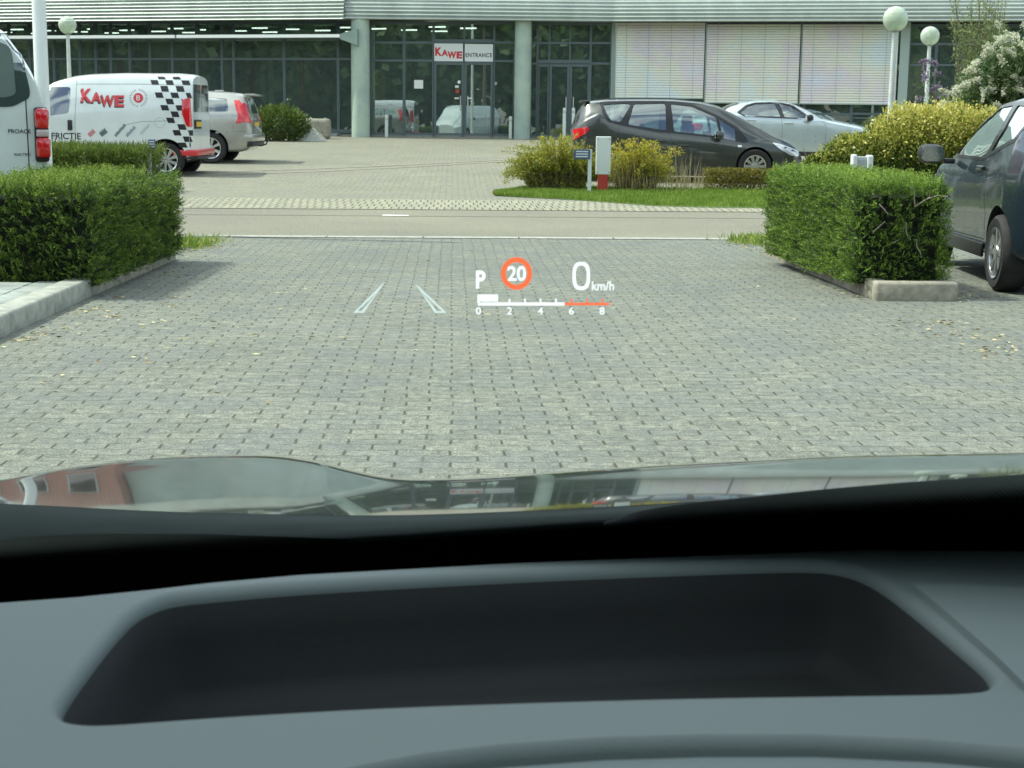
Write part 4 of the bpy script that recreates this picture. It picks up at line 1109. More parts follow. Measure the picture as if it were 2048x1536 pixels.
def seam(bvh, pts, sgn, w=.006, off=.0015, ax='y', step=.05):
    """dark shut line along a polyline on the body"""
    b_ = MB(); P = []
    for (a, b), (c, d) in zip(pts[:-1], pts[1:]):
        n = max(1, int(math.hypot(c-a, d-b)/step))
        for i in range(n): P.append((a+(c-a)*i/n, b+(d-b)*i/n))
    P.append(pts[-1]); q = []
    for a, b in P:
        o_, d_ = (Vector((a, 3*sgn, b)), Vector((0, -sgn, 0))) if ax == 'y' else ((Vector((9 if sgn > 0 else -3, a, b)), Vector((-sgn, 0, 0))) if ax == 'x' else (Vector((a, b, 4)), Vector((0, 0, -1))))
        l_, n_, _, _ = bvh.ray_cast(o_, d_)
        if l_ is not None: q.append((l_, n_ if n_.dot(d_) < 0 else -n_))
    V = []; 
    for i, (l_, n_) in enumerate(q):
        t_ = (q[min(i+1, len(q)-1)][0]-q[max(i-1, 0)][0]).normalized(); s_ = t_.cross(n_); V += [l_+n_*off+s_*w/2, l_+n_*off-s_*w/2]
    b_.add(V, [(2*i, 2*i+1, 2*i+3, 2*i+2) for i in range(len(q)-1)]); return b_
def on_side(bvh, sgn, off):
    def f(x, z):
        l_, n_, _, _ = bvh.ray_cast(Vector((x, 3*sgn, z)), Vector((0, -sgn, 0)))
        if l_ is None: return Vector((x, sgn, z))
        if n_.y*sgn < 0: n_ = -n_
        return l_+n_*off
    return f
def seats(root, xs_, zf, w=.42, zt=1.15):
    for x in xs_:
        for y in (-.38, .38):
            b_ = MB(); b_.box(x, x+.48, y-w/2, y+w/2, zf, zf+.2, bev=.04); b_.box(x-.13, x+.02, y-w/2, y+w/2, zf+.1, zt-.12, bev=.05); b_.box(x-.12, x-.02, y-.13, y+.13, zt-.14, zt+.04, bev=.03)
            b_.build('seat', M['seat'], root, True)
def mirror(root, x, y, z, sgn, paintm, s=1.0, fwd=1):
    b_ = MB(); b_.box(x-.07*s, x+.07*s, y, y+sgn*.20*s, z-.07*s, z+.075*s, bev=.06*s) if sgn > 0 else b_.box(x-.07*s, x+.07*s, y-.20*s, y, z-.07*s, z+.075*s, bev=.06*s)
    b_.box(x-.03, x+.03, min(y, y-sgn*.09), max(y, y-sgn*.09), z-.07*s, z-.03*s, bev=.01)
    m_ = b_.build('wing_mirror', paintm, root, True)
    b_ = MB(); ya, yb_ = sorted((y+sgn*.022*s, y+sgn*.186*s)); pr = round_poly([(ya, z-.052*s), (yb_, z-.052*s), (yb_, z+.060*s), (ya, z+.060*s)], .045*s, 5)
    b_.prism(pr, x-.076*s, x-.070*s, 'yz'); b_.v = [(v[0]-(v[2]-z+.055*s)*.16, v[1], v[2]) for v in b_.v]; b_.build('mirror_glass', M['mirror'], m_); return m_

def build_car(root, B, pm, arches, wheels_r, rear_x, front_x, cabin=None, win_cut=(), side=(1, -1), lower=None, spokes=8, wstyle='wide', ywheel=None, rim_r=None, arch_r=None):
    """body, cut windows, arches, wheels; returns (body object, bvh of the uncut body)"""
    me = B.mesh('body'); bv = bvh_of(me); o = link('body', me, [pm], root)
    if cabin:
        x0, x1, zf, ins = cabin
        c = B.mesh('cab', ins, x0, x1, zf); c.materials.append(M['cabin']); boolean(o, c)
    for poly in win_cut: boolean(o, prism_cut(poly, -2, 2, M['cabin']))
    ar = arch_r or wheels_r+.045
    for x in (rear_x, front_x):
        for sg in (1, -1): boolean(o, cyl_cut(x, wheels_r+.01, ar, sg*.45, sg*1.5, M['cabin']) if sg > 0 else cyl_cut(x, wheels_r+.01, ar, -1.5, -.45, M['cabin']))
    me = o.data; me.polygons.foreach_set('use_smooth', [True]*len(me.polygons)); me.set_sharp_from_angle(angle=R(28))
    yw = ywheel
    for x in (rear_x, front_x):
        for sg in (1, -1): wheel(root, x, sg*yw, wheels_r, wheels_r, sg, spokes=spokes, style=wstyle, rim_r=rim_r)
    return o, bv
def pane(bv, poly, ax, sgn, m, root, name='window', off=-.006, step=.07): return link(name, panel(bv, poly, ax, sgn, off, step), m, root, True, 60)
def lens(bv, poly, ax, sgn, m, root, name, thick=.012, off=.0, parent=None, step=.05): return link(name, panel(bv, poly, ax, sgn, off, step, thick), m, parent or root, True, 50)
def dash_handle(bv, x, z, sgn, m, root, w=.2, h=.03, name='door_handle'):
    f = on_side(bv, sgn, .0); p = f(x, z); b_ = MB(); y0, y1 = sorted((p.y-.005*sgn, p.y+.032*sgn)); b_.box(x-w/2, x+w/2, y0, y1, z-h/2, z+h/2, bev=min(.011, h*.4)); return b_.build(name, m, root, True)

def xl(ox, s): return lambda px: (px-ox)/s

# --- dark grey people carrier (side view, faces right)
Y0 = 29.5
mp_ = at(1146, 300, Y0); mf_ = at(1612, 300, Y0); Lm = mf_.x-mp_.x; wy = .88
k = 4.3/Lm
zg = g(Y0)
def mz(py, px=1380): return at(px, py, Y0).z-zg
def mxx(px): return at(px, 280, Y0).x-mp_.x
pm = paint('dark_grey_paint', (.062, .069, .064), .5, .3)
root = empty('parked_car', (mp_.x, Y0+wy, zg), 'dark grey people carrier with a red tail light, parked facing right behind the golden shrubs', 'car')
zr = mz(199)+.0
top = [(0, mz(262)), (.05, mz(240)), (mxx(1165), mz(214)), (mxx(1178), mz(206)), (mxx(1215), mz(201)), (mxx(1290), zr), (mxx(1350), mz(199)), (mxx(1400), mz(203)), (mxx(1440), mz(212)), (mxx(1480), mz(232)), (mxx(1520), mz(252)), (mxx(1545), mz(265)), (mxx(1580), mz(280)), (mxx(1598), mz(291)), (Lm-.02, mz(303)), (Lm, mz(312))]
belt = [(0, mz(262)), (mxx(1200), mz(232)), (mxx(1240), mz(250)), (mxx(1330), mz(264)), (mxx(1420), mz(272)), (mxx(1500), mz(284)), (mxx(1560), mz(288)), (Lm, mz(306))]
B = Body(Lm, [(0, .36), (.12, .18), (Lm-.3, .14), (Lm-.1, .22), (Lm, .3)], top, belt, [(0, .62), (.06, .74), (.2, .83), (.6, .875), (Lm-.9, .88), (Lm-.4, .84), (Lm-.15, .74), (Lm, .52)],
         [(0, .5), (.25, .60), (.6, .66), (mxx(1400), .66), (mxx(1480), .70), (mxx(1560), .72), (Lm-.15, .6), (Lm, .45)], bulge=.03)
w1 = [(mxx(x), mz(y)) for x, y in ((1206, 211), (1252, 208), (1262, 210), (1240, 246), (1222, 244), (1213, 230))]
w2 = [(mxx(x), mz(y)) for x, y in ((1268, 209), (1331, 207), (1332, 261), (1256, 251))]
w3 = [(mxx(x), mz(y)) for x, y in ((1342, 208), (1385, 213), (1432, 233), (1441, 272), (1348, 263))]
w4 = [(mxx(x), mz(y)) for x, y in ((1438, 237), (1470, 256), (1472, 281), (1446, 276))]
wc = [round_poly(w1, .05), round_poly(w2, .04), round_poly(w3, .04), round_poly(w4, .03)]
rx, fx_ = mxx(1222), mxx(1512)
o, bv = build_car(root, B, pm, None, .325, rx, fx_, (mxx(1190), mxx(1462), .55, .07), wc, ywheel=.875, spokes=10, arch_r=.36)
trim = mat('window_trim', (.016, .017, .017), .25)
fr = [(mxx(x), mz(y)) for x, y in ((1199, 207), (1250, 204), (1330, 203), (1385, 208), (1435, 230), (1475, 252), (1498, 281), (1490, 285), (1440, 276), (1345, 267), (1315, 266), (1240, 252), (1215, 246), (1205, 230))]
def ring_panel(bv, outer, holes, sgn, m, root, name, off=.003):
    o_ = link('t', panel(bv, outer, 'y', sgn, off, .05), m)
    for h_ in holes:
        bm = bmesh.new(); bm.from_mesh(o_.data); bm.free()
        bo = boolean_flat(o_, h_)
    o_.name = name; o_.parent = root; return o_
def boolean_flat(o_, poly):
    """drop faces of a sheet whose centre lies in the polygon after slicing along its edges"""
    bm = bmesh.new(); bm.from_mesh(o_.data); n = len(poly)
    for i in range(n):
        a = Vector((poly[i][0], 0, poly[i][1])); b = Vector((poly[(i+1) % n][0], 0, poly[(i+1) % n][1])); d = b-a
        if d.length < 1e-4: continue
        no = Vector((d.z, 0, -d.x)).normalized()
        mid = (a+b)/2; fs = [f for f in bm.faces if (Vector((f.calc_center_median().x, 0, f.calc_center_median().z))-mid).length < d.length*.5+.16]
        ge = set(fs); [ge.update(f.edges) for f in fs]; [ge.update(f.verts) for f in fs]
        bmesh.ops.bisect_plane(bm, geom=list(ge), plane_co=a, plane_no=no, dist=1e-5)
    def inside(x, z):
        c = False
        for i in range(n):
            x1, z1 = poly[i]; x2, z2 = poly[i-1]
            if (z1 > z) != (z2 > z) and x < (x2-x1)*(z-z1)/(z2-z1)+x1: c = not c
        return c
    kill = [f for f in bm.faces if inside(f.calc_center_median().x, f.calc_center_median().z)]
    bmesh.ops.delete(bm, geom=kill, context='FACES'); bm.to_mesh(o_.data); bm.free(); return o_
for sg in (-1, 1):
    ring_panel(bv, round_poly(fr, .03, 3), wc, sg, trim, root, 'window_surround', .003)
    for wpl in wc: pane(bv, wpl, 'y', sg, M['glass'], root, off=-.008)
    dash_handle(bv, mxx(1320), mz(282), sg, pm, root); dash_handle(bv, mxx(1367), mz(291), sg, pm, root)
    lens(bv, round_poly([(mxx(x), mz(y)) for x, y in ((1147, 262), (1175, 256), (1179, 262), (1168, 272), (1149, 283))], .02), 'y', sg, M['red_lens'], root, 'tail_light', .014)
    lens(bv, round_poly([(mxx(x), mz(y)) for x, y in ((1546, 284), (1562, 287), (1602, 300), (1603, 311), (1585, 309), (1562, 297))], .02), 'y', sg, M['clear_lens'], root, 'headlight', .012)
    pl = at(1480, 291, Y0); lens(bv, [(mxx(1476), mz(293)), (mxx(1484), mz(293)), (mxx(1484), mz(289)), (mxx(1476), mz(289))], 'y', sg, M['clear_lens'], root, 'side_repeater', .006)
    b_ = MB()
    for line in ([(mxx(1238), mz(254)), (mxx(1233), mz(290)), (mxx(1240), mz(330))], [(mxx(1336), mz(268)), (mxx(1344), mz(280)), (mxx(1346), mz(345))], [(mxx(1475), mz(284)), (mxx(1472), mz(310)), (mxx(1470), mz(345))]):
        q = seam(bv, line, sg); b_.add(q.v, q.f)
    b_.build('shut_lines', M['ink'], root)
    mirror(root, mxx(1437), sg*.90, mz(270), sg, pm, 1.15)
    b_ = MB(); b_.box(mxx(1245), mxx(1480), .865*sg-.01, .865*sg+.012, .13, .24, bev=.008); b_.build('sill_trim', M['blackplastic'], root, True)
    # roof rail
    rl = []
    for x in np.linspace(mxx(1190), mxx(1400), 20):
        i = np.searchsorted(B.xs, x); rl.append((x, sg*(B.wt[i]-.03), B.top[i]+.012))
    b_ = MB(); b_.tube(rl, .012, 6); b_.build('roof_rail', M['blackplastic'], root, True)
i0 = [i for i, x in enumerate(B.xs) if mxx(1425) < x < mxx(1530)]
pane(bv, [(B.xs[i0[0]], -.58), (B.xs[i0[-1]], -.66), (B.xs[i0[-1]], .66), (B.xs[i0[0]], .58)], 'z', 1, M['glass_dark'], root, 'windscreen', .003)
pane(bv, [(-.56, mz(246)), (.56, mz(246)), (.5, mz(213)), (-.5, mz(213))], 'x', -1, M['glass_dark'], root, 'rear_window', .003)
b_ = MB(); b_.box(mxx(1161), mxx(1180), -.55, .55, mz(206), mz(202.5), bev=.006); b_.build('roof_spoiler', pm, root, True)
b_ = MB(); b_.tube([(mxx(1516), -.5, mz(258)+.03), (mxx(1510), .1, mz(255)+.04)], .01, 5); b_.build('wiper', M['blackplastic'], root)
seats(root, (mxx(1290), mxx(1390)), .42, zt=1.22)

# --- pale silver blue saloon beyond it
Y0 = 36.0; zg = g(Y0); sx0 = at(1382, 280, Y0).x; Ls = 4.62; wy = .9
def mz(py, px=1550): return at(px, py, Y0).z-zg
def mxx(px): return at(px, 280, Y0).x-sx0
ps = paint('pale_silver_paint', (.50, .58, .59), .55, .3)
root = empty('parked_car', (sx0, Y0+wy, zg), 'pale silver saloon parked facing right in front of the striped blinds', 'car')
top = [(0, .86), (.05, 1.0), (.35, 1.07), (mxx(1430), 1.10), (mxx(1462), mz(213)), (mxx(1485), mz(206)), (mxx(1520), mz(201)), (mxx(1560), mz(201)), (mxx(1590), mz(207)), (mxx(1620), mz(220)), (mxx(1652), mz(237)), (mxx(1680), mz(242)), (mxx(1720), mz(249)), (mxx(1750), mz(258)), (Ls-.05, .68), (Ls, .6)]
belt = [(0, .92), (mxx(1440), mz(231)), (mxx(1540), mz(235)), (mxx(1650), mz(241)), (Ls-.4, .82), (Ls, .6)]
B = Body(Ls, [(0, .4), (.12, .27), (Ls-.2, .2), (Ls, .3)], top, belt, [(0, .66), (.08, .78), (.4, .87), (Ls-.9, .895), (Ls-.35, .84), (Ls-.1, .7), (Ls, .5)], [(0, .6), (.5, .6), (mxx(1480), .60), (mxx(1580), .60), (mxx(1650), .70), (Ls-.3, .62), (Ls, .42)], bulge=.03)
w1 = [(mxx(x), mz(y)) for x, y in ((1480, 227), (1497, 213), (1512, 208), (1551, 206), (1561, 233), (1492, 232))]
w2 = [(mxx(x), mz(y)) for x, y in ((1560, 206), (1583, 211), (1621, 237), (1568, 234))]
wc = [round_poly(w1, .03), round_poly(w2, .03)]
o, bv = build_car(root, B, ps, None, .335, mxx(1455), mxx(1706), (mxx(1470), mxx(1615), .5, .07), wc, ywheel=.885, spokes=10)
fr = [(mxx(x), mz(y)) for x, y in ((1473, 226), (1494, 210), (1512, 205), (1558, 203.5), (1587, 209), (1630, 239), (1488, 234))]
for sg in (-1, 1):
    ring_panel(bv, round_poly(fr, .03, 3), wc, sg, trim, root, 'window_surround')
    for wpl in wc: pane(bv, wpl, 'y', sg, M['glass'], root, off=-.008)
    dash_handle(bv, mxx(1502), mz(241), sg, ps, root, .22, .04); dash_handle(bv, mxx(1577), mz(246), sg, ps, root, .22, .04)
    b_ = MB()
    for line in ([(mxx(1561), mz(236)), (mxx(1564), mz(250)), (mxx(1564), mz(292))], [(mxx(1645), mz(242)), (mxx(1652), mz(255)), (mxx(1650), mz(292))]):
        q = seam(bv, line, sg); b_.add(q.v, q.f)
    b_.build('shut_lines', M['ink'], root)
    mirror(root, mxx(1616), sg*.93, mz(235), sg, M['blackplastic'], 1.05)
    lens(bv, round_poly([(mxx(1728), mz(262)), (mxx(1758), mz(266)), (mxx(1764), mz(273)), (mxx(1735), mz(270))], .02), 'y', sg, M['clear_lens'], root, 'headlight')
    lens(bv, round_poly([(.0, .95), (.28, .93), (.25, .80), (0, .78)], .02), 'y', sg, M['red_lens'], root, 'tail_light')
    b_ = MB(); b_.box(mxx(1475), mxx(1685), .865*sg-.01, .875*sg+.012, .22, .33, bev=.008); b_.build('sill_trim', M['blackplastic'], root, True)
i0 = [i for i, x in enumerate(B.xs) if mxx(1590) < x < mxx(1648)]
pane(bv, [(B.xs[i0[0]], -.55), (B.xs[i0[-1]], -.66), (B.xs[i0[-1]], .66), (B.xs[i0[0]], .55)], 'z', 1, M['glass_dark'], root, 'windscreen', .003)
pane(bv, [(mxx(1438), -.55), (mxx(1480), -.5), (mxx(1480), .5), (mxx(1438), .55)], 'z', 1, M['glass_dark'], root, 'rear_window', .003)
seats(root, (mxx(1530), mxx(1590)), .35, zt=1.12)

# --- chequered delivery van (faces left: local x from the rear towards the front, turned 180 degrees)
Y0 = 29.3; zg = g(Y0); vx0 = at(384, 280, Y0).x; Lv = 4.35; wy = .91
def mz(py, px=250): return at(px, py, Y0).z-zg
def mxx(px): return vx0-at(px, 250, Y0).x
pv = paint('white_van_paint', (.70, .76, .75), .05, .35)
root = empty('delivery_van', (vx0, Y0+wy, zg), 'white delivery van with black chequers, red letters KAWE and a red rear bumper', 'van', rz=math.pi)
hb = mz(242)
top = [(0, mz(154)), (.05, mz(149)), (.3, mz(146.5)), (mxx(240), mz(147)), (mxx(173), mz(150)), (mxx(140), mz(154)), (mxx(100), mz(165)), (mxx(100)+.45, 1.42), (mxx(100)+.75, 1.12), (Lv-.3, .95), (Lv-.06, .8), (Lv, .66)]
belt = [(0, mz(214)), (mxx(322), mz(216)), (mxx(152), mz(231)), (mxx(100), mz(236)), (Lv-.3, .85), (Lv, .6)]
B = Body(Lv, [(0, .36), (.3, .25), (Lv-.2, .2), (Lv, .3)], top, belt, [(0, .80), (.05, .86), (.2, .905), (Lv-.9, .91), (Lv-.3, .84), (Lv-.1, .72), (Lv, .55)], [(0, .70), (.3, .76), (mxx(120), .74), (mxx(100)+.5, .70), (Lv-.2, .62), (Lv, .4)], bulge=.035, shoulder=.015, crown=.03)
wcab = [(mxx(x), mz(y)) for x, y in ((140, 175), (141, 200), (137, 228), (110, 232), (88, 236), (88, 182), (101, 176))]
xf = mxx(88); wcab = round_poly(wcab, .05)
rxw = mxx(330)
o, bv = build_car(root, B, pv, None, .325, rxw, rxw+2.65, (mxx(150), xf+.35, .5, .06), [wcab], ywheel=.90, spokes=9, wstyle='wide', rim_r=.225, arch_r=.385)
VS = 1            # the side seen is local +y
f5 = on_side(bv, VS, .004); f6 = on_side(bv, VS, .0065)
for sg in (1, -1):
    pane(bv, wcab, 'y', sg, M['glass'], root, 'window', -.008)
    lens(bv, round_poly([(mxx(x), mz(y)) for x, y in ((364, 199), (379, 193), (382, 253), (372, 251), (364, 226))], .02), 'y', sg, M['red_lens'], root, 'tail_light', .018)
    b_ = MB()
    for line in ([(mxx(152), mz(152)), (mxx(152), mz(200)), (mxx(150), mz(240)), (mxx(149), mz(300))], [(mxx(152), mz(169)), (mxx(300), mz(167.5)), (mxx(362), mz(169))], [(mxx(250), mz(250)), (mxx(280), mz(243)), (mxx(350), mz(240))]):
        q = seam(bv, line, sg, .007); b_.add(q.v, q.f)
    b_.build('shut_lines', mat('panel_gap', (.12, .13, .13), .6), root)
    dash_handle(bv, mxx(140), mz(251.5), sg, M['blackplastic'], root, .085, .19)
    mirror(root, mxx(84), sg*.92, mz(215), -sg if False else sg, M['blackplastic'], 1.2)
    b_ = MB(); q = [(mxx(320)+.095*math.cos(a), mz(244.6)+.095*math.sin(a)) for a in np.linspace(0, 2*math.pi, 25)]; q = seam(bv, q, sg, .006); b_.add(q.v, q.f); b_.build('fuel_flap', mat('flap_gap', (.3, .32, .32), .6), root) if sg == VS else None
# chequers (zoomed pixel rows of black squares)
rows = [(190, 225, [1340, 1520]), (235, 292, [1262, 1442, 1632]), (305, 375, [1385, 1570]), (385, 450, [1322, 1510, 1690]), (460, 527, [1450, 1640]), (537, 602, [1390, 1572]), (612, 680, [1512]), (688, 752, [1458]), (765, 832, [1590]), (836, 902, [1532, 1712]), (912, 978, [1652]), (986, 1046, [1594, 1782])]
zx = lambda X, Yp: (mxx(90+X/6.02), mz(120+Yp/6.02))
b_ = MB()
for (ya, yb2, xs_) in rows:
    for X in xs_:
        x1 = min(X+88, 1742 if ya < 430 else (1655 if ya < 640 else 1830)); 
        poly = [zx(X, ya), zx(x1, ya), zx(x1+22, yb2), zx(X+22, yb2)]
        me = panel(bv, poly, 'y', VS, .003, .04); b_.add([v.co.copy() for v in me.vertices], [tuple(p.vertices) for p in me.polygons]); bpy.data.meshes.remove(me)
b_.build('chequer_pattern', M['ink'], root)
def fb(f, sx=-1):      # mirror u so that text reads properly when x runs towards the left
    return lambda u, v: f(-u, v)
u0, u1 = -mxx(162), -mxx(249); v0, v1 = mz(213.5), mz(178)
b_ = MB(); kawe(b_, fb(f5), min(u0, u1), v0, max(u0, u1), v1, 0, .05, (-.012, -.02)); b_.build('lettering_shadow', M['ink'], root)
b_ = MB(); kawe(b_, fb(f6), min(u0, u1), v0, max(u0, u1), v1, 0, .035); b_.build('lettering', M['red'], root)
b_ = MB(); add_text(b_, 'FRICTIE', -mxx(102), mz(280), -mxx(161), mz(267), fb(f5), .015); b_.build('lettering', M['ink'], root)
cx, cz = mxx(277), mz(195.5)
def disc(r0, r1, f, n=28):
    b_ = MB(); vs_ = [f(cx+r*math.cos(a), cz+r*math.sin(a)) for r in (r0, r1) for a in np.linspace(0, 2*math.pi, n, endpoint=False)]
    b_.add(vs_, [(i, (i+1) % n, (i+1) % n+n, i+n) for i in range(n)]); return b_
disc(.001, .092, f5).build('round_emblem', M['red'], root)
b_ = MB(); add_text(b_, 'B', -cx-.035, cz-.045, -cx+.035, cz+.045, fb(f6), .0); b_.build('emblem_letter', M['white'], root)
b_ = MB()
for k in range(22):
    a = 2*math.pi*k/22; r = .155; tx, tz = math.cos(a), math.sin(a); w_, h_ = .011, .018
    if k in (5, 16): continue
    pts = [(cx+tx*(r-h_)-tz*w_, cz+tz*(r-h_)+tx*w_), (cx+tx*(r-h_)+tz*w_, cz+tz*(r-h_)-tx*w_), (cx+tx*(r+h_)+tz*w_*.5, cz+tz*(r+h_)-tx*w_*.5), (cx+tx*(r+h_)-tz*w_*.7, cz+tz*(r+h_)+tx*w_*.7)]
    b_.add([f5(*p) for p in pts], [(0, 1, 2, 3)])
b_.build('emblem_ring', mat('grey_ink', (.28, .30, .31), .5), root)
def slant(x0, y0, x1, y1, w_, m, name):
    a = Vector(zx(x0, y0)); c = Vector(zx(x1, y1)); d = (c-a).normalized(); n_ = Vector((-d.y, d.x))*w_/2; b_ = MB(); N_ = 9
    for i in range(N_):
        p = a.lerp(c, i/N_); q = a.lerp(c, (i+.72)/N_); s_ = .55+.45*((i*7) % 3)/2
        b_.add([f5(*(p-n_*s_)), f5(*(q-n_*s_)), f5(*(q+n_)), f5(*(p+n_))], [(0, 1, 2, 3)])
    b_.build(name, m, root)
slant(520, 915, 590, 850, .09, mat('faded_red', (.55, .16, .16), .5), 'sponsor_mark')
slant(660, 900, 735, 845, .11, mat('dark_green_ink', (.03, .09, .07), .5), 'sponsor_mark')
slant(840, 915, 965, 775, .06, mat('grey_ink2', (.10, .12, .13), .5), 'sponsor_mark')
slant(975, 915, 1085, 800, .06, mat('grey_ink3', (.2, .26, .3), .5), 'sponsor_mark')
slant(1145, 885, 1255, 775, .05, mat('pale_ink', (.45, .48, .48), .5), 'sponsor_mark')
# rear of the van: bumper, doors, glass, plate
b_ = MB(); b_.box(-.09, .38, -.885, .885, mz(311), mz(298), bev=.03); b_.build('rear_bumper', M['red'], root, True)
b_ = MB(); b_.box(-.11, .33, -.86, .86, mz(317), mz(312.5), bev=.015); b_.build('bumper_underside', M['blackplastic'], root, True)
for sg in (1, -1): pane(bv, round_poly([(sg*.06, mz(166)), (sg*.66, mz(166)), (sg*.70, mz(222)), (sg*.06, mz(222))], .05), 'x', -1, M['glass_dark'], root, 'rear_window', .006)
q = seam(bv, [(0, mz(150)), (0, mz(296))], -1, .01, .002, 'x'); q.build('rear_door_seam', M['ink'], root)
b_ = MB(); b_.box(-.03, .0, .12, .68, mz(256), mz(238), bev=.008); po = b_.build('plate_recess', M['hubdark'], root)
b_ = MB(); b_.box(-.038, -.031, .16, .62, mz(252), mz(242)); b_.build('number_plate', M['plate'], po)
f = None
seats(root, (mxx(128),), .5, zt=1.4)

# --- silver estate car behind the van (faces left)
Y0 = 33.9; zg = g(Y0); ex0 = at(500, 280, Y0).x; Le = 4.75; wy = .93
def mz(py, px=450): return at(px, py, Y0).z-zg
def mxx(px): return ex0-at(px, 260, Y0).x
pe = paint('silver_paint', (.40, .40, .365), .6, .3)
root = empty('estate_car', (ex0, Y0+wy, zg), 'silver estate car with tall red tail lights and a tow hook, behind the chequered van', 'car', rz=math.pi)
top = [(0, mz(250)), (.02, mz(236)), (.10, mz(205)), (.16, mz(191)), (.22, mz(188)), (.5, mz(185)), (1.2, mz(182)), (2.3, mz(183)), (2.8, 1.40), (3.5, 1.05), (4.2, .95), (4.6, .8), (Le, .62)]
belt = [(0, mz(232)), (.5, mz(229)), (2.5, mz(233)), (3.6, .93), (Le, .6)]
B = Body(Le, [(0, .42), (.08, .32), (.2, .26), (Le-.2, .2), (Le, .3)], top, belt, [(0, .70), (.06, .80), (.25, .88), (.8, .93), (Le-.9, .92), (Le-.3, .84), (Le-.1, .7), (Le, .5)], [(0, .60), (.3, .62), (2.6, .62), (3.5, .70), (Le-.2, .6), (Le, .4)], bulge=.03)
sc = lambda X, Yp: (mxx(X/3.657), mz(Yp/3.657))
w1 = round_poly([sc(1440, 712), sc(1650, 722), sc(1668, 815), sc(1440, 822)], .05)
w2 = round_poly([(mxx(395)+.06, mz(224)), (mxx(395)+.06, mz(195)), (mxx(395)+.85, mz(193.5)), (mxx(395)+.85, mz(227))], .05)
w3 = round_poly([(mxx(395)+.95, mz(227)), (mxx(395)+.95, mz(193.5)), (mxx(395)+1.5, mz(196)), (mxx(395)+2.1, mz(229))], .05)
o, bv = build_car(root, B, pe, None, .335, mxx(420), mxx(420)+2.75, (.35, 3.1, .5, .07), [w1, w2, w3], ywheel=.915, spokes=7, arch_r=.39, rim_r=.23)
for sg in (1, -1):
    for wpl in (w1, w2, w3): pane(bv, wpl, 'y', sg, M['glass'], root, off=-.008)
    lens(bv, round_poly([sc(1700, 735), sc(1742, 735), sc(1785, 800), sc(1815, 890), sc(1720, 902), sc(1738, 850)], .02), 'y', sg, M['red_lens'], root, 'tail_light', .02)
    b_ = MB(); q = seam(bv, [(mxx(405), mz(228)), (mxx(405), mz(262))], sg); b_.add(q.v, q.f); q = seam(bv, [(mxx(466), mz(250)), (mxx(466), mz(262)), (mxx(500), mz(264))], sg); b_.add(q.v, q.f); b_.build('shut_lines', M['ink'], root)
    mirror(root, 3.3, sg*.95, .98, sg, pe)
for sg in (1, -1):
    b_ = MB(); me = panel(bv, round_poly([(sg*.62, mz(206)), (sg*.68, mz(246)), (sg*.80, mz(246)), (sg*.69, mz(206))], .02), 'x', -1, .0, .05, .014); link('tail_light', me, M['red_lens'], root, True)
pane(bv, round_poly([(-.56, mz(196)), (.56, mz(196)), (.62, mz(226)), (-.62, mz(226))], .05), 'x', -1, M['glass_dark'], root, 'rear_window', .004)
b_ = MB(); b_.box(-.06, .16, -.56, .56, mz(190.5), mz(186.5), bev=.012); b_.build('roof_spoiler', pe, root, True)
b_ = MB(); b_.box(-.012, .02, -.26, .26, mz(252), mz(244), bev=.004); b_.build('number_plate', M['plate'], root)
b_ = MB(); b_.box(-.05, .34, -.84, .84, mz(283), mz(268), bev=.035); b_.build('rear_bumper', pe, root, True)
b_ = MB(); b_.box(-.035, .3, -.80, .80, mz(293), mz(283.5), bev=.02); b_.build('bumper_underside', M['blackplastic'], root, True)
b_ = MB(); b_.tube([(.1, 0, mz(291)), (-.10, 0, mz(292)), (-.20, 0, mz(289)), (-.23, 0, mz(283))], .017, 8); b_.lathe([(.001, mz(283)-.01), (.026, mz(283)+.01), (.026, mz(283)+.03), (.001, mz(283)+.05)], 12, Matrix.Translation((-.23, 0, 0))); b_.build('tow_hook', M['blackplastic'], root, True)
b_ = MB(); b_.box(.72, .92, -.04, .04, mz(183), mz(179), bev=.018); b_.build('roof_aerial', pe, root, True)
seats(root, (1.35, 2.3), .4, zt=1.2)

# --- white panel van at the left edge, tail towards us
Y0 = 12.2; px0 = at(99, 290, Y0).x; wv = .96
VY = R(22)
root = empty('panel_van', (px0-wv*math.cos(VY)+.0, Y0-wv*math.sin(VY)*0, 0), 'white panel van seen from behind at the left edge of the picture', 'van', rz=R(90)+VY)
root.location.y = Y0-wv*math.sin(VY)
pw = paint('white_van_paint_green', (.66, .74, .72), .05, .33)
def hz(py): return at(40, py, Y0).z
def hy(px, py=200):
    q = at(px, py, Y0); v = Matrix.Rotation(-(R(90)+VY), 3, 'Z') @ (q-Vector(root.location)); r0 = Matrix.Rotation(-(R(90)+VY), 3, 'Z') @ (q-Vector((0, 0, H))); return (v-r0*(v.x/r0.x)).y     # local y (left is +)
Lp = 4.9
top = [(0, 1.80), (.04, 1.87), (.15, 1.90), (.5, 1.92), (3.4, 1.90), (3.8, 1.75), (4.3, 1.3), (Lp-.3, 1.1), (Lp, .8)]
B = Body(Lp, [(0, .40), (.2, .28), (Lp, .3)], top, [(0, 1.26), (3.5, 1.2), (Lp, .7)], [(0, .935), (.05, .955), (.12, .96), (Lp-.6, .96), (Lp-.1, .8), (Lp, .6)], [(0, .69), (.3, .70), (3.6, .70), (Lp, .5)], bulge=.05, crown=.035, shoulder=.01)
o, bv = build_car(root, B, pw, None, .33, .95, 4.05, None, [], ywheel=.94, spokes=6)
zz5 = lambda X, Yp: (hy(X/4.655, 30+Yp/4.655), hz(30+Yp/4.655))
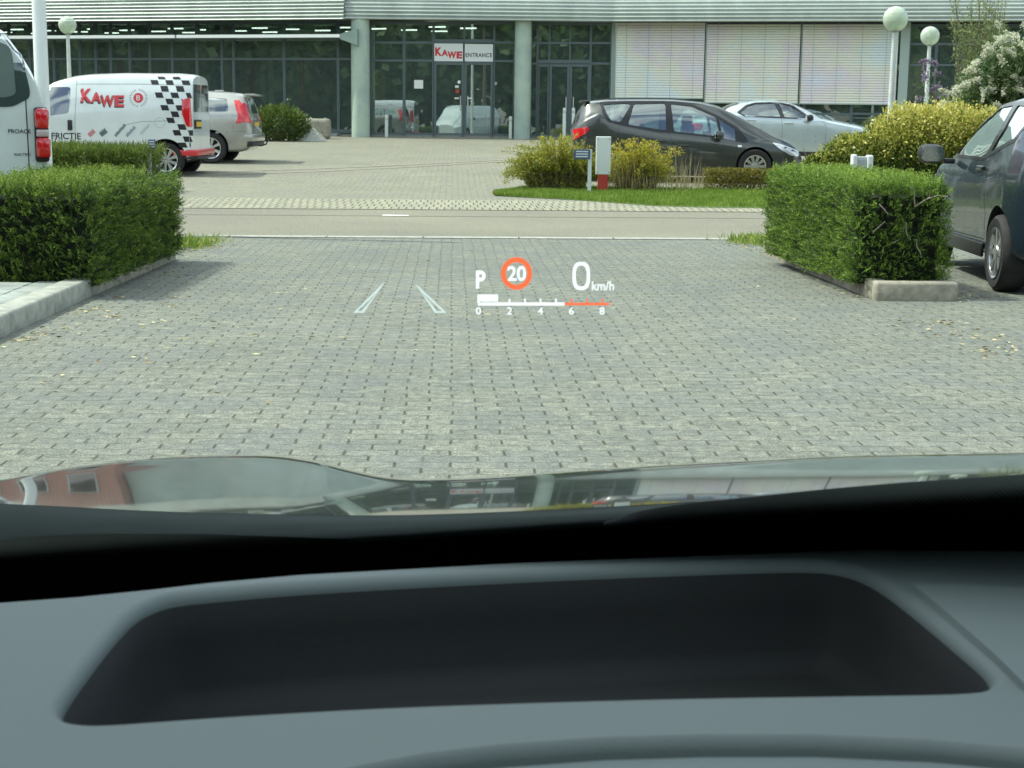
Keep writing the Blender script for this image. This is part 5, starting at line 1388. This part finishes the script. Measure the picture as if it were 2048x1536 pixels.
# local +y is to the left: rear seen from outside has right side at local -y
gl = [zz5(-250, 175), zz5(60, 182), zz5(140, 205), zz5(175, 260), zz5(278, 700), zz5(275, 770), zz5(120, 855), zz5(-250, 865)]
pane(bv, round_poly(gl, .04), 'x', -1, mat('grey_rear_glass', (.05, .075, .075), .06, spec=.8, coat=1), root, 'rear_window', .008)
gl2 = [zz5(-250, 268), zz5(20, 268), zz5(85, 300), zz5(120, 400), zz5(148, 740), zz5(60, 770), zz5(-250, 770)]
pane(bv, round_poly(gl2, .05), 'x', -1, mat('clear_rear_glass', (.16, .21, .20), .05, spec=.9, coat=1), root, 'window_inner', .011)
for sy in (1, -1):
    yy = .905
    b_ = MB(); b_.box(-.045, .10, *sorted((sy*(yy-.055), sy*(yy+.05))), hz(323), hz(214), bev=.02); tl = b_.build('tail_light_housing', pw if False else M['hubdark'], root, True)
    b_ = MB(); b_.box(-.075, .07, *sorted((sy*(yy-.052), sy*(yy+.054))), hz(257), hz(216), bev=.028); b_.build('tail_light', M['red_lens'], tl, True)
    b_ = MB(); b_.box(-.066, .06, *sorted((sy*(yy-.045), sy*(yy+.05))), hz(273), hz(258), bev=.012); b_.build('reversing_light', mat('clear_pinkish_lens', (.5, .42, .42), .2, coat=1), tl, True)
    b_ = MB(); b_.box(-.078, .05, *sorted((sy*(yy-.048), sy*(yy+.060))), hz(315), hz(274), bev=.026); b_.build('tail_light', M['red_lens'], tl, True)
    b_ = MB(); q = seam(bv, [(sy*.79, 1.84), (sy*.80, hz(320)), (sy*.80, .45)], -1, .008, .003, 'x'); b_.add(q.v, q.f); b_.build('door_seam', M['ink'], root)
    mirror(root, 3.7, sy*.97, 1.2, sy, M['blackplastic'], 1.3)
b_ = MB(); b_.box(-.12, .2, -.9, .9, .38, .60, bev=.04); b_.build('rear_bumper', M['blackplastic'], root, True)
def frear(u, v):
    l_, n_, _, _ = bv.ray_cast(Vector((-3, -u, v)), Vector((1, 0, 0))); return (l_ or Vector((0, -u, v)))+Vector((-.006, 0, 0))
b_ = MB(); a_ = zz5(76, 1100); c_ = zz5(285, 1062); add_text(b_, 'PROACE', -a_[0], a_[1], -c_[0], c_[1], frear, .01); b_.build('badge', mat('badge_grey', (.05, .06, .06), .3, metal=.6), root)
b_ = MB(); a_ = zz5(134, 1306); c_ = zz5(287, 1284); add_text(b_, 'ELECTRIC', -a_[0], a_[1], -c_[0], c_[1], frear, .01); b_.build('badge', mat('badge_grey2', (.04, .05, .05), .3, metal=.6), root)

# --- dark hatchback at the right edge, facing away
hx, hyw = 3.575, 11.55
root = empty('hatchback', (hx+.83, hyw-.62, 0), 'dark blue-grey hatchback at the right edge beside the clipped hedge', 'car', rz=R(90-2.6))
pk = paint('dark_blue_paint', (.014, .024, .034), .0, .25)
pk.node_tree.nodes['Principled BSDF'].inputs['Coat Weight'].default_value = .6
Lh = 3.46
top = [(0, .95), (.04, 1.12), (.12, 1.30), (.28, 1.41), (.6, 1.452), (1.2, 1.462), (1.7, 1.43), (2.1, 1.30), (2.5, 1.10), (2.85, .99), (3.2, .88), (3.4, .72), (Lh, .6)]
belt = [(0, 1.03), (.7, 1.00), (1.1, .95), (2.5, .90), (3.0, .86), (Lh, .6)]
B = Body(Lh, [(0, .40), (.1, .28), (.3, .24), (Lh-.2, .2), (Lh, .3)], top, belt, [(0, .60), (.06, .70), (.2, .78), (.5, .815), (1.2, .80), (2.8, .805), (3.2, .74), (Lh, .5)], [(0, .48), (.3, .55), (.8, .60), (1.8, .58), (2.5, .66), (3.1, .6), (Lh, .4)], bulge=.035, shoulder=.045)
fw = round_poly([(2.43, .985), (2.28, 1.12), (1.95, 1.29), (1.62, 1.372), (1.22, 1.388), (1.15, 1.2), (1.30, 1.03), (1.45, .985)], .03)
rw = round_poly([(1.08, 1.388), (.78, 1.375), (.55, 1.24), (.62, 1.14), (1.20, 1.03), (1.03, 1.2)], .03)
o, bv = build_car(root, B, pk, None, .288, .62, 2.96, (.5, 2.3, .5, .06), [fw, rw], ywheel=.815, spokes=8, wstyle='thin', rim_r=.195, arch_r=.345)
hg = glassmat('tinted_glass', (.30, .38, .35), .16)
fr = round_poly([(2.52, .955), (2.33, 1.14), (1.96, 1.325), (1.60, 1.405), (1.0, 1.418), (.72, 1.40), (.49, 1.24), (.58, 1.11), (1.18, 1.0), (1.4, .955)], .03, 3)
for sg in (1, -1):
    ring_panel(bv, fr, [fw, rw], sg, trim, root, 'window_surround', .003)
    pane(bv, fw, 'y', sg, hg, root, off=-.006); pane(bv, rw, 'y', sg, hg, root, off=-.006)
    dash_handle(bv, 1.32, .90, sg, pk, root, .19, .035)
    lens(bv, round_poly([(.0, 1.12), (.10, 1.12), (.19, 1.0), (.15, .88), (0, .86)], .03), 'y', sg, M['red_lens'], root, 'tail_light', .02)
    b_ = MB()
    for line in ([(1.17, 1.0), (1.12, .8), (1.0, .55), (1.02, .38)], [(2.4, .95), (2.42, .6), (2.36, .36)], [(1.02, .36), (2.36, .35)]): q = seam(bv, line, sg, .007); b_.add(q.v, q.f)
    b_.build('shut_lines', M['ink'], root)
    b_ = MB(); b_.box(1.02, 2.5, *sorted((sg*.79, sg*.818)), .22, .33, bev=.012); b_.build('sill_trim', M['blackplastic'], root, True)
    m_ = mirror(root, 2.25, sg*.86, .985, sg, M['blackplastic'], 1.12)
seats(root, (1.25, 1.75), .35, zt=1.2)
i0 = [i for i, x in enumerate(B.xs) if 1.78 < x < 2.6]
pane(bv, [(B.xs[i0[0]], -.5), (B.xs[i0[-1]], -.62), (B.xs[i0[-1]], .62), (B.xs[i0[0]], .5)], 'z', 1, M['glass_dark'], root, 'windscreen', .003)
pane(bv, round_poly([(-.46, 1.36), (.46, 1.36), (.54, 1.12), (-.54, 1.12)], .04), 'x', -1, M['glass_dark'], root, 'rear_window', .004)
b_ = MB(); b_.box(-.05, .25, -.72, .72, .38, .62, bev=.05); b_.build('rear_bumper', pk, root, True)

# ---------------------------------------------------------------- the viewer's own car: bonnet, scuttle, windscreen, dashboard, head-up display
own = empty('viewers_car', (0, -.3, 0), "viewer's own dark car: glossy bonnet, windscreen base and grey dashboard with an open tray", 'car')
OW = Vector((0, -.3, 0))
def ob(mb_, name, m, parent=own, smooth=False, ang=35, fix=True):
    mb_.v = [tuple(Vector(v)-OW) for v in mb_.v]; return link(name, mb_.mesh(name, fix), m, parent, smooth, ang)
# bonnet: rear edge and crest follow the pressed shape; slope falls away at the front
rear_px = [(-500, 1000), (0, 1006), (200, 1018), (400, 1026), (700, 1031), (830, 1031), (1100, 1020), (1400, 1004), (1700, 985), (2048, 958), (2600, 915)]
crest_px = [(-500, 990), (-200, 985), (0, 962), (120, 938), (250, 921), (380, 912), (500, 908), (590, 911), (650, 924), (710, 944), (770, 957), (840, 959), (1000, 953), (1300, 931), (1700, 912), (2048, 906), (2600, 905)]
def interp(t, x):
    return float(np.interp(x, [a for a, b in t], [b for a, b in t]))
def sinterp(t, x, w=60): return sum(interp(t, x+d*w/4) for d in range(-4, 5))/9
NX, NY = 150, 46
YR = 1.30
V = []
for i in range(NX+1):
    X = -.95+1.9*i/NX
    pxr = 1024+X/YR*F/1.02; dr = ray(pxr, sinterp(rear_px, pxr, 120)); br = -dr.z/dr.y
    w_ = max(0, min(1, (790-pxr)/260)); w_ = w_*w_*(3-2*w_)           # the raised wing at the left
    TT = (0, .25, .55, .8, .91); E0 = (-1.2, .9, 2.9, 4.2, 2.5); E1 = (3.2, 4.6, 6.2, 7.2, 5.0)      # where each stretch of the sheet metal faces
    ac = br-.02; YC = 1.55
    for _ in range(6):
        pxc = 1024+X/YC*F/1.02; dc = ray(pxc, sinterp(crest_px, pxc, 70)); ac = -dc.z/dc.y
        ts = np.linspace(0, 1, 31); dd = np.degrees(np.arctan(br))*(1-ts)+np.degrees(np.arctan(ac))*ts
        el = np.interp(ts, TT+(1,), [a*(1-w_)+b*w_ for a, b in zip(E0, E1)]+[-dd[-1]])
        el = np.convolve(np.pad(el, 2, mode='edge'), [.1, .2, .4, .2, .1], 'valid'); sl = np.tan(np.radians((dd-el)/2)); sl[-1] = ac
        cum = np.concatenate([[0], np.cumsum((sl[1:]+sl[:-1])/2)/30]); chord = cum[-1]
        YC = YR*(br-chord)/(ac-chord); YC = min(2.0, max(1.42, YC))
    zr_ = H-br*YR; D_ = YC-YR; zc_ = zr_-D_*chord
    for j in range(NY+1):
        if j <= 30: Y = YR+D_*j/30; z = zr_-D_*cum[j]
        else:
            q = (j-30)/16*(2.28-YC); Y = YC+q; z = zc_-ac*q-.22*q*q
        V.append((X, Y, z))
Fc = []
for i in range(NX):
    for j in range(NY): Fc.append((i*(NY+1)+j, (i+1)*(NY+1)+j, (i+1)*(NY+1)+j+1, i*(NY+1)+j+1))
b_ = MB(); b_.add(V, Fc)
mh = mat('bonnet_paint', (.028, .036, .034), .12, metal=.0, coat=1.0, spec=.9); mh.node_tree.nodes['Principled BSDF'].inputs['Coat Roughness'].default_value = .025; mh.node_tree.nodes['Principled BSDF'].inputs['Coat IOR'].default_value = 1.75
hood = ob(b_, 'bonnet', mh, smooth=True, ang=None)
# front of the car below the bonnet (unseen side): bumper skirt
b_ = MB(); b_.box(-.95, .95, 2.28, 2.34, .25, .62, bev=.02); ob(b_, 'front_bumper', mh, smooth=True)

# windscreen plane
WP = Vector((0, 1.10, .915)); WN = Vector((0, -math.sin(R(31)), -math.cos(R(31))))
wdir = Vector((0, -math.cos(R(31)), math.sin(R(31))))
def onw(px, py): return atplane(px, py, WP, WN)
# scuttle (wiper cover) below the windscreen
def strip(rows_, zfn, name, m, smooth=True):
    n = len(rows_[0]); b2 = MB(); vs_ = []
    for r_ in rows_: vs_ += [zfn(*p) for p in r_]
    b2.add(vs_, [(k*n+i, k*n+i+1, (k+1)*n+i+1, (k+1)*n+i) for k in range(len(rows_)-1) for i in range(n-1)]); return ob(b2, name, m, smooth=smooth, ang=None)
xs_ = list(np.linspace(-300, 2350, 40))
def zon(y): return lambda px, py: at(px, py, y)
sc_rows = []
b2 = MB(); vs_ = []
frit_px = [(-400, 1150), (0, 1127), (250, 1112), (500, 1098), (750, 1084), (1024, 1066), (1220, 1053), (1500, 1036), (1700, 1026), (2048, 1005), (2500, 975)]
for k in range(4):
    for x in xs_:
        if k == 0: vs_.append(at(x, sinterp(rear_px, x, 120)-1, 1.305)); continue
        if k == 1: vs_.append(at(x, sinterp(rear_px, x, 120)+9, 1.275)); continue
        y_ = interp(frit_px, x)+(-12 if k == 2 else 40); vs_.append(at(x, y_, onw(x, y_).y+(.05 if k == 2 else .015)))
n = len(xs_); b2.add(vs_, [(k*n+i, k*n+i+1, (k+1)*n+i+1, (k+1)*n+i) for k in range(3) for i in range(n-1)])
ob(b2, 'scuttle', noisy('scuttle_plastic', (.030, .040, .037), .9, .2, 6, .1, 120, spec=.08), smooth=True, ang=None)
# paler grey strip at the right, rising above the bonnet's rear edge
top_px = [(1205, 1046), (1260, 1026), (1330, 1012), (1420, 1002), (1500, 994), (1650, 978), (1800, 965), (1950, 955), (2048, 948), (2300, 930)]
b2 = MB(); vs_ = []; xk = list(np.linspace(1205, 2300, 30))
for Yk, f_ in ((.030, 0.0), (.026, .12), (.016, .5), (.006, 1.0)):
    for x in xk:
        y0_ = interp(top_px, x); y1_ = max(y0_+1.5, 1075-.045*(x-1205)); yy_ = y0_+(y1_-y0_)*f_; vs_.append(at(x, yy_, onw(x, yy_).y+Yk))
n = len(xk); b2.add(vs_, [(k*n+i, k*n+i+1, (k+1)*n+i+1, (k+1)*n+i) for k in range(3) for i in range(n-1)])
ob(b2, 'pale_grey_strip', noisy('pale_strip_grey', (.24, .27, .28), .8, .08, 5, .05, 90, spec=.15), smooth=True, ang=None)
top2 = [(-250, 1135), (0, 1080), (60, 1072), (200, 1067), (420, 1068), (700, 1078)]
b2 = MB(); vs_ = []; xk = list(np.linspace(-250, 700, 24))
for Yk, f_ in ((.028, 0.0), (.024, .15), (.014, .6), (.006, 1.0)):
    for x in xk: y0_ = interp(top2, x); yy_ = y0_+(1150-y0_)*f_; vs_.append(at(x, yy_, onw(x, yy_).y+Yk))
n = len(xk); b2.add(vs_, [(k*n+i, k*n+i+1, (k+1)*n+i+1, (k+1)*n+i) for k in range(3) for i in range(n-1)])
ob(b2, 'wiper_recess', noisy('scuttle_grey_dark', (.13, .15, .15), .85, .1, 5, .05, 90, spec=.1), smooth=True, ang=None)

# black ceramic band on the glass, dotted towards its upper edge
frit_px = [(-400, 1150), (0, 1127), (250, 1112), (500, 1098), (750, 1084), (1024, 1066), (1220, 1053), (1500, 1036), (1700, 1026), (2048, 1005), (2500, 975)]
def fritmat():
    m = bpy.data.materials.new('ceramic_band'); m.use_nodes = True; t = NT(m); t.b.inputs['Base Color'].default_value = (.002, .002, .002, 1); t.b.inputs['Roughness'].default_value = 1; t.b.inputs['Specular IOR Level'].default_value = 0
    uv = t.n('UVMap'); sp = t.n('SeparateXYZ'); t.l(uv.outputs[0], sp.inputs[0]); u, v = sp.outputs[0], sp.outputs[1]     # u,v metres; v=0 at the solid edge
    s_ = .0031; row = t.m('FLOOR', t.m('DIVIDE', v, s_*.87)); par = t.m('MULTIPLY', t.m('MODULO', t.m('ADD', row, 1000), 2.0), .5)
    fu = t.m('SUBTRACT', t.m('FRACT', t.m('ADD', t.m('DIVIDE', u, s_), par)), .5); fv = t.m('SUBTRACT', t.m('FRACT', t.m('DIVIDE', v, s_*.87)), .5)
    r2 = t.m('SQRT', t.m('ADD', t.m('MULTIPLY', fu, fu), t.m('MULTIPLY', fv, fv)))
    k = t.m('SUBTRACT', .62, t.m('MULTIPLY', v, 15.0)); solid = t.m('LESS_THAN', v, 0.0); dot = t.m('LESS_THAN', r2, k); a = t.m('MAXIMUM', solid, dot)
    tr = t.n('BsdfTransparent'); ms = t.n('MixShader'); t.l(a, ms.inputs[0]); t.l(tr.outputs[0], ms.inputs[1]); t.l(t.b.outputs[0], ms.inputs[2])
    t.l(ms.outputs[0], [x for x in t.t.nodes if x.type == 'OUTPUT_MATERIAL'][0].inputs[0]); return m
xk = list(np.linspace(-420, 2480, 60)); V = []; UV = []
for x in xk:
    e = onw(x, interp(frit_px, x))+WN*.0
    for t_ in (-.30, -.02, 0, .012, .036): V.append(e+wdir*t_-OW); UV.append((e.x, t_))
n = 5; Fc = [(i*n+j, (i+1)*n+j, (i+1)*n+j+1, i*n+j+1) for i in range(len(xk)-1) for j in range(n-1)]
me = bpy.data.meshes.new('band'); me.from_pydata(V, [], Fc); uvl = me.uv_layers.new(name='UVMap')
for lp in me.loops: uvl.data[lp.index].uv = UV[lp.vertex_index]
link('windscreen_band', me, fritmat(), own)
# the clear pane itself would be a tinted sheet across the whole lens, so only its ceramic band is built
def screenmat():
    m = glassmat('windscreen_glass', (.86, .965, .90), .0); nt = m.node_tree
    for x in nt.nodes:
        if x.type == 'MATH': x.operation = 'MULTIPLY'; x.inputs[1].default_value = .35
    return m
WINDSCREEN = False
if WINDSCREEN:
    b_ = MB(); pts = []
    for (u, w_) in ((-.85, -.06), (.85, -.06), (.78, 1.0), (-.78, 1.0)): pts.append(WP+Vector((u, 0, 0))+wdir*w_-WN*.004)
    b_.add(pts, [(0, 1, 2, 3)]); ob(b_, 'windscreen', screenmat(), fix=False)

# dashboard
DZ = .945
dm = noisy('dash_plastic', (.098, .128, .124), .66, .06, 3, .10, 420)
dm2 = noisy('tray_lining', (.008, .011, .011), .8, .1, 6, .1, 300)
def dz(px, py, z=DZ): return atz(px, py, z)
# tray opening (inner edge) in pixels, clockwise from far left
tray = [(320, 1196), (360, 1188), (420, 1182), (600, 1166), (1024, 1143), (1400, 1128), (1620, 1122), (1690, 1130), (1745, 1152), (1800, 1190), (1860, 1238), (1920, 1288), (1968, 1328), (1984, 1352), (1975, 1370), (1940, 1380),
        (1700, 1384), (1400, 1388), (1100, 1396), (800, 1406), (500, 1422), (300, 1436), (200, 1443), (150, 1440), (124, 1428), (122, 1412), (140, 1380), (180, 1325), (225, 1268), (270, 1220)]
def smooth_loop(P, n=1):
    for _ in range(n):
        Q = []
        for i in range(len(P)): a, b = P[i], P[(i+1) % len(P)]; Q += [(a[0]*.75+b[0]*.25, a[1]*.75+b[1]*.25), (a[0]*.25+b[0]*.75, a[1]*.25+b[1]*.75)]
        P = Q
    return P
tray = smooth_loop(tray, 2)
T0 = [dz(x, y) for x, y in tray]; cen = sum(T0, Vector())/len(T0)
N_ = len(T0)
def offs(P, d):
    out = []
    for i in range(len(P)):
        t_ = (P[(i+1) % len(P)]-P[i-1]).normalized(); n_ = Vector((t_.y, -t_.x, 0))
        if n_.dot(P[i]-cen) < 0: n_ = -n_
        out.append(P[i]+n_*d)
    return out
# rounded lip
lipr = .0078; rings_ = []
for a in np.linspace(0, math.pi/2, 8): rings_.append([p+Vector((0, 0, -lipr+lipr*math.sin(a))) for p in offs(T0, lipr-lipr*math.cos(a))])
inner = [[p+Vector((0, 0, -h_)) for p in offs(T0, -i_)] for h_, i_ in ((.0085, .0004), (.03, .003), (.060, .006), (.072, .012), (.075, .022))]
allr = inner[::-1]+rings_
b_ = MB(); vs_ = [p for r_ in rings_ for p in r_]; b_.add(vs_, [(k*N_+i, k*N_+(i+1) % N_, (k+1)*N_+(i+1) % N_, (k+1)*N_+i) for k in range(len(rings_)-1) for i in range(N_)]); dash_parts = b_
lip_out = rings_[-1]
# main surface: radial quads from the lip out to the boundary
bound_px = [(-150, 1214), (0, 1206), (150, 1195), (300, 1180), (420, 1166), (600, 1150), (1024, 1127), (1400, 1112), (1624, 1104), (1800, 1098), (2048, 1085), (2300, 1068), (2330, 1300), (2330, 1560), (2048, 1496), (1850, 1478), (1620, 1468), (1400, 1468), (1200, 1474), (1000, 1488), (850, 1506), (700, 1534), (560, 1575), (300, 1640), (-150, 1760), (-170, 1480)]
def bpoint(x, y):
    far = y < 1230
    return dz(x, y, DZ-.004 if far else DZ-.0)
BP = [bpoint(x, y) for x, y in bound_px]
# resample the boundary by angle so that it matches the lip
bmm = bmesh.new()
vo = [bmm.verts.new(p) for p in BP]; vi = [bmm.verts.new(p) for p in lip_out]
eo = [bmm.edges.new((vo[i], vo[(i+1) % len(vo)])) for i in range(len(vo))]; ei = [bmm.edges.new((vi[i], vi[(i+1) % N_])) for i in range(N_)]
bmesh.ops.triangle_fill(bmm, edges=eo+ei, use_beauty=True, use_dissolve=False)
bmm.normal_update()
for f in bmm.faces:
    if f.normal.z < 0: f.normal_flip()
bmm.verts.index_update(); k0 = len(dash_parts.v); dash_parts.add([v.co.copy() for v in bmm.verts], [tuple(v.index for v in f.verts) for f in bmm.faces]); bmm.free()
# far lip of the dashboard rolls down to the glass
fp = [(x, y) for x, y in bound_px[:12]]; rows_ = []
for dzv, dyv in ((0, 0), (-.003, .010), (-.010, .018), (-.03, .024), (-.10, .03)): rows_.append([bpoint(x, y)+Vector((0, dyv, dzv)) for x, y in fp])
n = len(fp); dash_parts.add([p for r_ in rows_ for p in r_], [(k*n+i, k*n+i+1, (k+1)*n+i+1, (k+1)*n+i) for k in range(4) for i in range(n-1)])
# near edge rolls down into the seam
npx = bound_px[13:24]; rows_ = []
for dzv, dyv in ((0, 0), (-.0015, -.0035), (-.006, -.006), (-.03, -.0065)): rows_.append([bpoint(x, y)+Vector((0, dyv, dzv)) for x, y in npx])
n = len(npx); dash_parts.add([p for r_ in rows_ for p in r_], [(k*n+i, k*n+i+1, (k+1)*n+i+1, (k+1)*n+i) for k in range(3) for i in range(n-1)])
dash = ob(dash_parts, 'dashboard', dm, smooth=True, ang=50)
b_ = MB(); b_.add([p for r_ in allr[:6] for p in r_], [(k*N_+i, k*N_+(i+1) % N_, (k+1)*N_+(i+1) % N_, (k+1)*N_+i) for k in range(5) for i in range(N_)]+[tuple(range(N_))])
tr_ = ob(b_, 'storage_tray', dm2, dash, smooth=True, ang=50)
# lower panel nearer the driver
rows_ = []
for dzv, dyv in ((-.022, -.0085), (-.0095, -.0105), (-.006, -.014), (-.005, -.03), (-.012, -.16)): rows_.append([bpoint(x, y)+Vector((0, dyv, dzv)) for x, y in npx])
b_ = MB(); n = len(npx); b_.add([p for r_ in rows_ for p in r_], [(k*n+i, k*n+i+1, (k+1)*n+i+1, (k+1)*n+i) for k in range(4) for i in range(n-1)]); ob(b_, 'lower_dash_panel', dm, smooth=True, ang=50)
# raised pad edge at the right (a lighter panel with a crease)
pad = [(1826, 1168), (1950, 1170), (2060, 1176), (2320, 1196), (2320, 1420), (2100, 1380), (2048, 1366), (1990, 1308), (1930, 1256), (1880, 1212)]
P0_ = [dz(x, y, DZ+.004) for x, y in pad]
b_ = MB(); n = len(P0_); b_.add(P0_+[p-Vector((0, 0, .006)) for p in [q+(q-sum(P0_, Vector())/n).normalized()*.003 for q in P0_]], [tuple(range(n))]+[(i, (i+1) % n, (i+1) % n+n, i+n) for i in range(n)])
ob(b_, 'dash_pad', dm, dash, smooth=True, ang=30)
# cabin: roof and side pillars that shade the dashboard
hl = noisy('headliner', (.42, .42, .40), .9, .05, 5)
b_ = MB(); b_.box(-.72, .72, -1.6, .10, 1.50, 1.56, bev=.02); ob(b_, 'roof', hl, smooth=True)

# head-up display: lit graphics hanging ahead over the bonnet
HY = 1.27
hud = empty('head_up_display', (0, HY, 1.0), 'lit head-up display with lane marks, P, 20 limit sign, 0 km/h and rev scale', 'display')
HO = Vector((0, HY, 1.0))
hw = mat('hud_white', (0, 0, 0), 1, emit=(.86, .97, .96), es=.86); hr_ = mat('hud_orange', (0, 0, 0), 1, emit=(.95, .17, .06), es=.80)
def hp(px, py): return at(px, py, HY)-HO
def hbuild(b2, name, m): return link(name, b2.mesh(name), m, hud)
def hbox(b2, x0, y0, x1, y1): b2.add([hp(x0, y0), hp(x1, y0), hp(x1, y1), hp(x0, y1)], [(0, 1, 2, 3)])
hf = lambda u, v: hp(u, -v)
def htext(s_, x0, y0, x1, y1, name, off=.02): b2 = MB(); add_text(b2, s_, x0, -y1, x1, -y0, hf, off); return hbuild(b2, name, hw)
htext('P', 952, 541, 971, 577, 'gear_letter', .03)
htext('20', 1015, 532, 1052, 562, 'speed_limit_number', .02)
htext('km/h', 1184, 562, 1228, 581, 'unit_text', .01)
def ellring(cx_, cy_, ax, ay, bx, by, name, m, p=2.0, n=56):
    b2 = MB(); vs_ = []
    for (rx_, ry_) in ((ax, ay), (bx, by)):
        for a in np.linspace(0, 2*math.pi, n, endpoint=False):
            c_, s2 = math.cos(a), math.sin(a); vs_.append(hp(cx_+rx_*math.copysign(abs(c_)**(2/p), c_), cy_+ry_*math.copysign(abs(s2)**(2/p), s2)))
    b2.add(vs_, [(i, (i+1) % n, (i+1) % n+n, i+n) for i in range(n)]); hbuild(b2, name, m)
ellring(1033, 547, 31, 32.5, 21.5, 22.5, 'speed_limit_ring', hr_)
ellring(1162.5, 552, 17.5, 28, 11, 21, 'speed_number', hw, 2.8)
b2 = MB(); hbox(b2, 955, 589, 996, 603); hbuild(b2, 'rev_bar', hw)
b2 = MB(); hbox(b2, 956, 605, 1129, 611); hbuild(b2, 'rev_scale', hw)
b2 = MB(); hbox(b2, 1129, 605.5, 1214, 610.5); b2.add([hp(1214, 605.5), hp(1223, 607.5), hp(1214, 610.5)], [(0, 1, 2)]); hbuild(b2, 'red_zone', hr_)
for x in (956.5, 1019, 1050, 1081, 1112): b2 = MB(); hbox(b2, x-1.6, 597.5, x+1.6, 604.9); hbuild(b2, 'scale_tick', hw)
for x in (1143, 1174, 1205): b2 = MB(); hbox(b2, x-1.6, 598, x+1.6, 605.4); hbuild(b2, 'scale_tick', hr_)
for s_, x in (('0', 957), ('2', 1019), ('4', 1081), ('6', 1143), ('8', 1204)): htext(s_, x-5, 614.5, x+5, 629, 'scale_number', .01)
def tri(o3, i3, name):
    b2 = MB(); b2.add([hp(*p) for p in o3]+[hp(*p) for p in i3], [(0, 1, 4, 3), (1, 2, 5, 4), (2, 0, 3, 5)]); hbuild(b2, name, mat('hud_pale', (0, 0, 0), 1, emit=(.62, .80, .78), es=.8))
tri([(770, 563), (707, 625.5), (727, 625.5)], [(756, 582), (714.5, 622.5), (724, 622.5)], 'lane_mark')
tri([(830, 566), (870, 625.5), (893, 625.5)], [(843, 583), (873.5, 622.5), (885, 622.5)], 'lane_mark')
